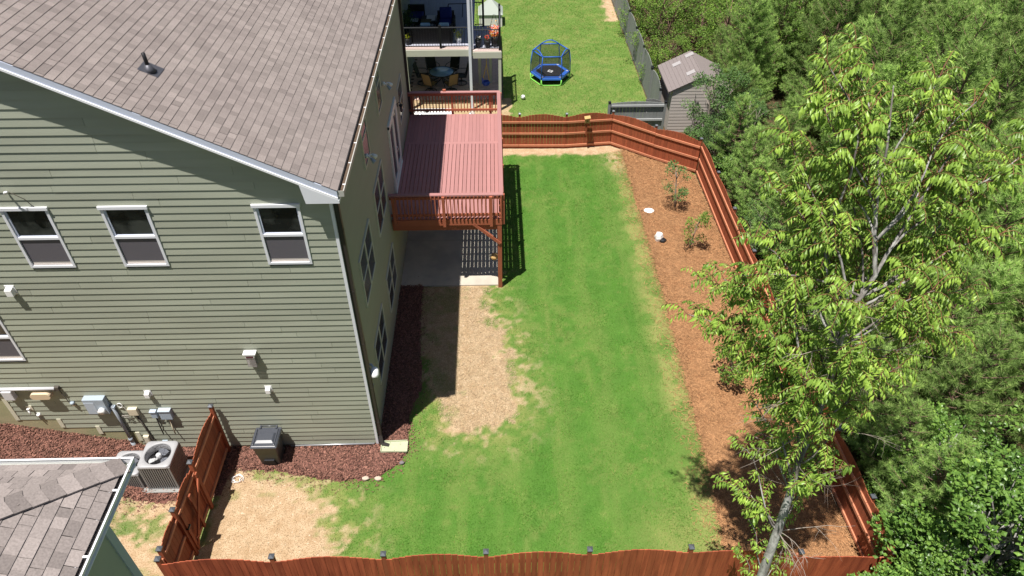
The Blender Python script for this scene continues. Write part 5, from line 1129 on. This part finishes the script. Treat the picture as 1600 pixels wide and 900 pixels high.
def leafy_proto(seed, H, R, nl, Ll, Lw, mat, bark, shape=1.0, clumps=40, z0=.15, stems=1, csize=.30, droop=0.):
    g = np.random.default_rng(seed); b = MB(); C_ = []
    for s in range(stems):
        off_ = g.normal(0, .12*R, 2) if stems > 1 else np.zeros(2); ln = g.normal(0, .10, 2)
        ax = lambda z, o=off_, l=ln: np.array([o[0]+l[0]*z, o[1]+l[1]*z, z])
        b.tube([ax(z) for z in np.linspace(0, H*.9, 7)], [(.05*(1-z/H)+.008)*H/3 for z in np.linspace(0, H*.9, 7)], 6)
        for i in range(clumps//stems):
            f = g.uniform(z0, 1); a = g.uniform(0, 6.28); r = R*math.sqrt(max(0.02, 1-((f-.5)/.56)**2))*g.uniform(.35, 1)**.7*shape
            p0 = ax(H*max(.08, f-.22)); q = ax(H*f)+np.array([math.cos(a)*r, math.sin(a)*r, 0]); m = (p0+q)/2+[0, 0, .1*r]
            b.tube([p0, m, q], [.016*H/3, .010*H/3, .004], 4, False); C_.append((q, m, r))
    per = nl//max(1, len(C_)); P = []; D = []; T = []
    for q, m, r in C_:
        k = int(per*g.uniform(.6, 1.4)); cs = csize*g.uniform(.7, 1.3); v = nrm(g.normal(0, 1, (k, 3)))*g.uniform(.25, 1, (k, 1))**.6*cs*[1, 1, .75]
        P.append(q+v); D.append(nrm(v+g.normal(0, .4*cs, (k, 3))+[0, 0, (.25-droop)*cs])); T.append(np.full(k, g.uniform(.72, 1.15))*g.uniform(.7, 1.3, k)*np.where(g.random(k) < .03, 1.5, 1))
    P = np.concatenate(P); D = np.concatenate(D); T = np.concatenate(T); k = len(P)
    S = g.normal(0, .5, (k, 3))+[0, 0, 1.0]   # leaf faces turn to the sky
    me = leafmesh('crown', P, D, S, g.uniform(.7, 1.2, k)*Ll, g.uniform(.7, 1.2, k)*Lw, mat, T)
    return b.mesh('trunk', bark), me
def plant(name, protos, x, y, s, rz, lab, cat, group, zs=1.0, z=0.0):
    tm, cm = protos
    t = thing(name, lab, cat, (x, y, z), group); t.rotation_euler = (rnd.uniform(-.04, .04), rnd.uniform(-.04, .04), rz); t.scale = (s, s, s*zs)
    for nm, me in (('trunk', tm), ('crown', cm)):
        o = bpy.data.objects.new(nm, me); COL.objects.link(o); o.parent = t
    return t
pines = [pine_proto(11, 7.2, 1.75), pine_proto(12, 6.4, 1.55), pine_proto(13, 8.0, 1.95), pine_proto(14, 5.2, 1.45), pine_proto(15, 7.0, 1.6, 1.15)]
spots = []
# the wood: rows from the fence outward
yy = 5.0; row = 0
while yy < 66:
    xx = 10.5+(row % 2)*1.2
    while xx < 52:
        x = xx+rnd.uniform(-.6, .6); y = yy+rnd.uniform(-.6, .6)
        px, py, w = proj(x, y, 3.5)
        ok = -60 < px < 1800 and -260 < py < 1050
        if x < 11.2 and 28.6 < y < 33.2: ok = False           # the shed stands here
        if y < 10.6 and x < 12.6: ok = False                # broadleaf thicket
        if x < 12 and 33 < y < 47: ok = False                # bright shrubs
        if x > 30 and 40 < y < 47 and rnd.random() < .4: ok = False
        if ok: spots.append((x, y))
        xx += 2.6 if yy < 34 else 3.1
    yy += 2.35 if yy < 34 else 3.0; row += 1
for y in np.arange(8.6, 27, 1.9): spots.append((9.65+rnd.uniform(-.1, .35), y+rnd.uniform(-.4, .4)))
ORD = 'first second third fourth fifth sixth seventh eighth ninth tenth eleventh twelfth thirteenth fourteenth fifteenth sixteenth seventeenth eighteenth nineteenth twentieth'.split()
spots.sort(key=lambda p: p[1]); seen = {}
for i, (x, y) in enumerate(spots):
    front = x < 10.45; edge = x < 13.4
    pr = pines[3] if edge and rnd.random() < .6 else rnd.choice(pines)
    s = rnd.uniform(.52, .74) if front else (rnd.uniform(.70, .98) if edge else rnd.uniform(.78, 1.25))
    if y < 34:
        r = 0 if front else 1+int((x-10.4)/2.6); k = seen[r] = seen.get(r, 0)+1
        lab = f'young pine right behind the red fence, {ORD[min(k, 20)-1]} from the bottom of that row' if r == 0 else f'pine in row {ORD[r]} of the wood right of the fence, {ORD[min(k, 20)-1]} from the bottom'
        grp = 'young pines along the right fence' if front else 'pines of the wood'
    else: lab, grp = 'distant pine at the top of the photo deeper in the wood', 'distant pines of the wood'
    plant('pine_tree', pr, x, y, s, rnd.uniform(0, 6.28), lab, 'pine tree', grp)
shr = [leafy_proto(21, 4.2, 1.6, 5200, .10, .055, F_BRIGHT, BARKP, clumps=70, z0=.15, stems=2, csize=.36), leafy_proto(22, 3.4, 1.4, 4200, .10, .055, F_BRIGHT, BARKP, clumps=60, stems=2, csize=.34)]
for i, (x, y, s, lab) in enumerate(((8.6, 44.6, 1.05, 'bright green tree behind the top end of the long grey fence'), (8.5, 41.0, 1.0, 'bright green tree behind the middle of the long grey fence'), (8.6, 37.6, 1.0, 'bright green bushy tree just behind the shed and the grey fence'), (11.4, 39.2, 1.05, 'bright green tree between the grey fence and the pines'), (11.6, 43.5, 1.15, 'bright green tree near the top edge beside the pines'), (8.4, 34.9, .72, 'low bright bush squeezed between shed roof and grey fence'), (12.0, 35.8, 1.0, 'broad green tree touching the back of the shed roof'), (9.6, 48.5, 1.1, 'bright green tree at the very top by the bare soil'))):
    plant('leafy_tree', shr[i % 2], x, y, s, rnd.uniform(0, 6), lab, 'tree', None)
ash = leafy_proto(31, 3.6, 1.15, 6500, .095, .05, F_BUSH, TWIGG, clumps=60, z0=.1, stems=3, csize=.26)
plant('leafy_bush', ash, 9.35, 28.0, 1.0, 1.0, 'silvery green bush hanging over the far corner of the red fence', 'bush', None)
plant('pine_tree', pines[3], 11.2, 29.3, .62, 2.0, 'pine leaning against the right side of the shed', 'pine tree', None)
plant('pine_tree', pines[3], 10.9, 32.9, .7, 4.0, 'pine behind the ridge of the shed roof', 'pine tree', None)
plant('leafy_bush', ash, 10.6, 27.2, .8, 3.0, 'bushy green shrub between the fence corner and the pines', 'bush', None)
plant('leafy_bush', ash, 9.3, 26.6, .62, 4.0, 'low shrub leaning over the fence where it turns', 'bush', None)
sm = leafy_proto(32, 2.4, .85, 1900, .08, .045, F_BUSH, TWIGG, clumps=34, z0=.15, stems=2, csize=.24)
plant('leafy_bush', sm, 9.25, 20.2, .95, 0, 'round leafed bush peeping over the middle of the right fence', 'bush', None)
plant('leafy_bush', sm, 9.4, 15.6, .95, 2, 'green bush pressed against the outside of the right fence', 'bush', None)
plant('leafy_bush', shr[1], 9.5, 17.4, .62, 1, 'bright leafy bush overhanging the right fence beyond the big tree', 'bush', None)
plant('leafy_bush', shr[0], 9.45, 13.2, .5, 3, 'bright leafy bush overhanging the right fence behind the big tree trunk', 'bush', None)
for x, y, s_, r_, lab in ((12.0, 13.4, .8, 1, 'pine filling the gap right of the big tree, nearest of three'), (12.6, 15.4, .85, 2, 'pine filling the gap right of the big tree, middle of three'), (11.4, 11.6, .72, 3, 'pine just above the maple thicket at the lower right'), (13.4, 12.0, .8, 5, 'pine above the right part of the maple thicket'), (10.7, 28.7, .72, 4, 'pine covering the right front corner of the shed'), (11.6, 30.9, .85, 2, 'pine rising beside the right slope of the shed roof')):
    plant('pine_tree', pines[3] if s_ < .8 else pines[1], x, y, s_, r_, lab, 'pine tree', None)
for k, (x, y, s_, lab) in enumerate(((14.5, 33.5, 1.25, 'yellow green broadleaf tree among the pines above the shed'), (19.5, 37.5, 1.4, 'broadleaf tree among the distant pines near the top middle of the wood'), (16.8, 24.5, 1.3, 'broadleaf tree among the pines left of the big tree crown'), (25.5, 36.0, 1.5, 'broadleaf tree in the upper right of the wood'), (22.0, 28.0, 1.4, 'broadleaf tree at the right edge of the wood'))):
    plant('leafy_tree', shr[k % 2], x, y, s_, k, lab, 'tree', None, 1.15)
# saplings on the straw
sap = [leafy_proto(41, 2.1, .45, 950, .09, .04, F_BUSH, TWIGG, clumps=15, z0=.3, csize=.17), leafy_proto(42, 1.7, .4, 750, .09, .036, F_BRIGHT, TWIGG, clumps=12, z0=.28, csize=.16), leafy_proto(43, 1.6, .6, 1000, .09, .05, F_BRIGHT, TWIGG, clumps=16, z0=.35, csize=.2)]
plant('sapling', sap[0], 7.05, 23.5, 1.0, 0, 'slender sapling on the pine straw, the farther of two near the fence', 'sapling', None)
plant('sapling', sap[1], 7.05, 20.9, 1.0, 1, 'slender sapling on the pine straw beside the upright white rock', 'sapling', None)
plant('sapling', sap[2], 6.95, 14.4, 1.0, 2, 'small leafy sapling on the straw under the left boughs of the big tree', 'sapling', None)
us = [leafy_proto(61, 1.9, 1.0, 2200, .09, .05, F_BUSH, TWIGG, clumps=34, z0=.08, stems=3, csize=.28), leafy_proto(62, 1.6, 1.0, 1900, .10, .055, F_MAPLE, TWIGG, clumps=30, z0=.05, stems=3, csize=.3)]
for k, y in enumerate(np.arange(8.3, 27.5, 1.55)):
    plant('undergrowth_bush', us[k % 2], 9.75+rnd.uniform(-.1, .5), y+rnd.uniform(-.3, .3), rnd.uniform(.7, 1.0), rnd.uniform(0, 6), f'low dark bush under the pines outside the right fence, {ORD[k]} from the bottom', 'bush', 'undergrowth along the right fence')
# broadleaf thicket at the lower right corner
mp = [leafy_proto(51, 4.6, 1.7, 8200, .115, .105, F_MAPLE, BARKG, clumps=90, z0=.1, stems=3, csize=.36), leafy_proto(52, 4.0, 1.5, 6800, .11, .10, F_MAPLE, BARKG, clumps=80, z0=.1, stems=3, csize=.34)]
for i, (x, y, s, lab) in enumerate(((10.0, 7.1, 1.0, 'dense maple at the bottom right, left part of the thicket outside the fence corner'), (11.8, 8.6, 1.05, 'dense maple in the lower right corner under the pines'), (10.4, 4.9, 1.15, 'dense maple cut by the bottom edge near the right corner'), (12.6, 6.2, 1.1, 'dense maple at the extreme lower right corner of the photo'), (8.9, 6.3, .70, 'low maple sprouting in front of the right end of the bottom fence'), (9.35, 8.3, .5, 'small maple bush hugging the bottom right fence corner from outside'), (7.9, 6.4, .6, 'low maple between the big trunk and the bottom right fence corner'), (10.6, 9.9, .8, 'dense maple bush just outside the fence corner below the pines'))):
    plant('maple_tree', mp[i % 2], x, y, s, rnd.uniform(0, 6), lab, 'maple', None)

# ------------------------------------------------------------------ the big near tree
ht = thing('sourwood_tree', 'tall pale barked tree with drooping yellow green leaves in front of the right fence', 'tree', (5.35, 7.0, 0))
g = np.random.default_rng(77); b = MB(); V3 = lambda *a: np.array(a, float)
trunk = [(5.36, 7.0, -.1), (5.34, 7.1, 1.2), (5.32, 7.2, 2.4), (5.31, 7.3, 3.81), (5.37, 7.5, 4.8), (5.37, 7.65, 5.5), (5.45, 7.8, 6.3), (5.55, 7.95, 6.95), (5.50, 8.0, 8.15), (5.43, 8.1, 8.8), (5.60, 8.2, 9.05), (5.75, 8.3, 9.4), (5.58, 8.4, 9.95), (5.50, 8.7, 10.75), (5.48, 8.8, 11.3), (5.42, 9.1, 12.1)]
rt = [.11, .10, .09, .080, .070, .058, .052, .048, .044, .046, .040, .036, .028, .022, .017, .008]
pts = []
b.tube(trunk, rt, 10)
limbs = [ # (start index on trunk, end, rise sag, radius)
 (5, (4.75, 8.3, 7.35), .2, .06), (4, (4.9, 7.9, 6.4), .1, .05), (8, (4.55, 9.4, 12.3), .25, .045), (11, (6.9, 9.3, 11.5), .2, .04), (10, (7.6, 9.2, 10.6), -.15, .035),
 (7, (3.85, 9.3, 8.5), .35, .045), (7, (4.0, 9.0, 9.6), .3, .04), (9, (4.2, 9.2, 10.4), .25, .035), (9, (4.3, 9.3, 11.2), .2, .032), (6, (4.4, 8.6, 7.1), .25, .035),
 (12, (6.6, 9.0, 11.9), .2, .03), (10, (8.1, 9.4, 9.3), .2, .03), (9, (7.3, 9.2, 7.9), .25, .035), (8, (7.9, 9.0, 8.5), .3, .03), (12, (4.6, 9.3, 11.9), .15, .028), (8, (6.6, 9.7, 8.3), .3, .03),
 (7, (6.8, 8.9, 7.0), .2, .03), (13, (6.2, 9.4, 12.1), .2, .02), (13, (5.0, 9.6, 12.4), .2, .02), (11, (7.9, 9.3, 11.1), .2, .03), (12, (5.0, 9.9, 10.6), .2, .025), (11, (6.2, 9.9, 9.9), .2, .025),
 (5, (4.7, 8.2, 5.6), .15, .025), (4, (6.1, 8.3, 4.9), .2, .022), (3, (4.8, 7.9, 4.3), .1, .02), (6, (6.4, 8.4, 6.4), .15, .025), (9, (7.6, 8.6, 9.9), .2, .03), (10, (3.9, 8.8, 9.0), .3, .03), (8, (5.0, 9.6, 9.2), .2, .03), (7, (5.6, 9.6, 7.6), .2, .03)]
LP, LD, LS, LL, LW, LT = [], [], [], [], [], []
def hero_limb(a, c, sag, r, dens=1.0, lmax=1.0):
    a, c = np.array(a, float), np.array(c, float); L = np.linalg.norm(c-a); n = 8; wv = g.normal(0, .06*L, 3)
    P = [a+(c-a)*t+V3(0, 0, sag*L*.35*math.sin(math.pi*t))+wv*math.sin(2*math.pi*t)*.5 for t in np.linspace(0, 1, n)]
    b.tube(P, [r*(1-.85*t)+.004 for t in np.linspace(0, 1, n)], 6, False)
    k = int(L*6.5*dens)+3
    for j in range(k):
        t = .30+.70*(j+g.random())/k; q = P[0]; i = min(int(t*(n-1)), n-2); q = P[i]+(P[i+1]-P[i])*(t*(n-1)-i); d = nrm(c-a)
        az = g.uniform(0, 6.28); side = nrm(np.array([math.cos(az), math.sin(az), g.uniform(-.1, .6)])+d*.55); hero_twig(q, side, g.uniform(.35, .80)*(1.15-.4*t)*lmax)
    hero_twig(P[-1], nrm(c-a), .5*lmax)
def hero_twig(q, d, L):
    lsz = g.uniform(.6, 1.12)
    n = 5; P = [q+d*L*t+V3(0, 0, .22*L*math.sin(math.pi*t)-.32*L*t*t) for t in np.linspace(0, 1, n)]
    tw.tube(P, [.007, .006, .005, .004, .003], 3, False)
    m = int(L/.034); tone = g.uniform(.68, 1.2)
    for j in range(m):
        t = .15+.85*j/m; i = min(int(t*(n-1)), n-2); p = P[i]+(P[i+1]-P[i])*(t*(n-1)-i); s = nrm(np.cross(d, [0, 0, 1]))*(1 if j % 2 else -1)
        LP.append(p); LD.append(nrm(s*g.uniform(.5, .95)+d*g.uniform(.1, .5)+V3(0, 0, -g.uniform(.5, 1.5)))); LS.append(nrm(V3(*g.normal(0, .3, 3))+V3(0, 0, 1)+s*.5))
        LL.append(g.uniform(.12, .185)*(1.1-.35*abs(t-.5))*lsz); LW.append(g.uniform(.042, .058)*lsz); LT.append(tone*g.uniform(.75, 1.25))
tw = MB()
limbs += [(5, (5.0, 7.3, 7.3), .2, .02), (5, (5.9, 7.4, 7.1), .2, .02), (6, (4.7, 7.4, 8.1), .2, .02), (6, (6.2, 7.5, 8.2), .2, .02), (7, (5.4, 7.3, 8.9), .2, .02), (4, (5.1, 6.9, 6.0), .2, .02), (4, (5.8, 7.1, 6.1), .2, .02), (8, (4.8, 7.6, 9.6), .2, .02), (8, (6.3, 7.7, 9.6), .2, .02), (7, (4.3, 8.2, 8.4), .2, .02), (7, (6.9, 8.2, 8.3), .2, .02), (1, (4.9, 7.5, 2.6), .2, .02), (1, (5.8, 7.6, 2.5), .2, .02), (3, (4.4, 8.0, 4.4), .2, .02), (4, (5.9, 7.8, 5.6), .2, .02), (5, (5.9, 8.5, 7.1), .2, .02), (5, (4.9, 8.6, 6.3), .2, .02), (6, (5.9, 8.4, 7.8), .2, .02), (3, (4.5, 8.2, 5.3), .2, .025), (3, (5.9, 7.9, 4.6), .2, .02), (2, (4.9, 7.7, 3.6), .2, .02), (2, (5.7, 7.8, 3.4), .2, .02), (4, (4.6, 8.5, 6.3), .2, .03), (5, (6.3, 8.6, 6.0), .2, .03), (4, (5.0, 8.4, 5.4), .2, .02), (3, (6.1, 8.4, 5.4), .2, .02), (6, (5.2, 9.0, 7.4), .2, .02), (6, (4.2, 9.2, 7.2), .2, .02), (7, (3.35, 9.3, 7.7), .35, .03), (7, (3.6, 9.6, 8.2), .3, .03), (6, (3.9, 9.0, 7.7), .3, .03), (8, (4.6, 9.7, 10.0), .25, .03), (12, (7.0, 9.5, 10.9), .2, .03), (11, (5.4, 10.1, 11.4), .2, .025), (10, (6.9, 9.9, 9.0), .2, .03), (9, (6.2, 9.6, 9.3), .2, .025), (8, (5.8, 9.3, 8.9), .2, .025), (9, (4.9, 9.3, 9.8), .2, .025), (10, (5.3, 9.5, 10.8), .2, .025), (8, (8.2, 9.0, 7.4), .2, .025)]
for i, c, sag, r in limbs:
    r *= .62
    low = c[2] < 7.2; hero_limb(trunk[i], c, sag, r, dens=1.1 if low else 2.0, lmax=.62 if low else 1.0)
BARKW = M('pale_grey_bark', (.22, .21, .20), .9, noise=(11, .5), bump=(25, .02), stretch=(1, 1, .35), col2=(.40, .40, .38), noise2=7)
b.build('trunk', BARKG, ht)
lb = MB(); lb.tube([(x, y, z) for x, y, z in trunk[:5]], [q+.004 for q in rt[:5]], 12, False); lb.build('lower_bark', BARKW, ht)
tw.build('twigs', TWIGR, ht, kind='stuff')
LP, LD, LS, LL, LW, LT = map(np.array, (LP, LD, LS, LL, LW, LT))
dist = ((LP-np.array(CP))**2).sum(1); order = np.argsort(dist-LL*40); near = order[:300]; rest = order[300:]
# the leaves that show largest are picked out one by one, sharing a few leaf shapes
lv = [leafmesh('leaf', np.zeros((1, 3)), np.array([[1., 0, 0]]), np.array([[0, 0, 1.]]), [1], [.30+.02*k], F_HERO, [.85+.12*k]) for k in range(4)]
for n_, i in enumerate(near):
    o = bpy.data.objects.new('leaf', lv[n_ % 4]); link(o, ht); d = nrm(LD[i]); s = nrm(np.cross(d, LS[i])); nn = np.cross(s, d)
    m = Matrix(((d[0], -s[0], nn[0]), (d[1], -s[1], nn[1]), (d[2], -s[2], nn[2]))).to_4x4(); m.translation = Vector(LP[i])-off(ht); o.matrix_local = m @ Matrix.Scale(float(LL[i]), 4)
obj('foliage', leafmesh('foliage', LP[rest]-np.array(off(ht)), LD[rest], LS[rest], LL[rest], LW[rest], F_HERO, LT[rest]), ht, kind='stuff')
# bare grey branches round the trunk
bb = MB()
def dead(a, d, L, r, lev=0):
    a = np.array(a, float); d = nrm(np.array(d, float)); P = [a]; dd = d.copy()
    for k in range(6): dd = nrm(dd+g.normal(0, .13, 3)+V3(0, 0, -.03)); P.append(P[-1]+dd*L/6)
    bb.tube(P, [r*(1-t*.8) for t in np.linspace(0, 1, 7)], 4, False)
    if lev < 2:
        for k in range(int(g.integers(2, 5))): i = int(g.integers(1, 6)); dead(P[i], dd+g.normal(0, .7, 3), L*g.uniform(.35, .6), r*.55, lev+1)
for i in range(36):
    k = int(g.integers(3, 10)); az = g.uniform(0, 6.28); dead(trunk[k], (math.cos(az), math.sin(az), g.uniform(-.1, .6)), g.uniform(.5, 1.5), g.uniform(.005, .011))
bb.build('dead_branches', TWIGG, ht, kind='stuff')
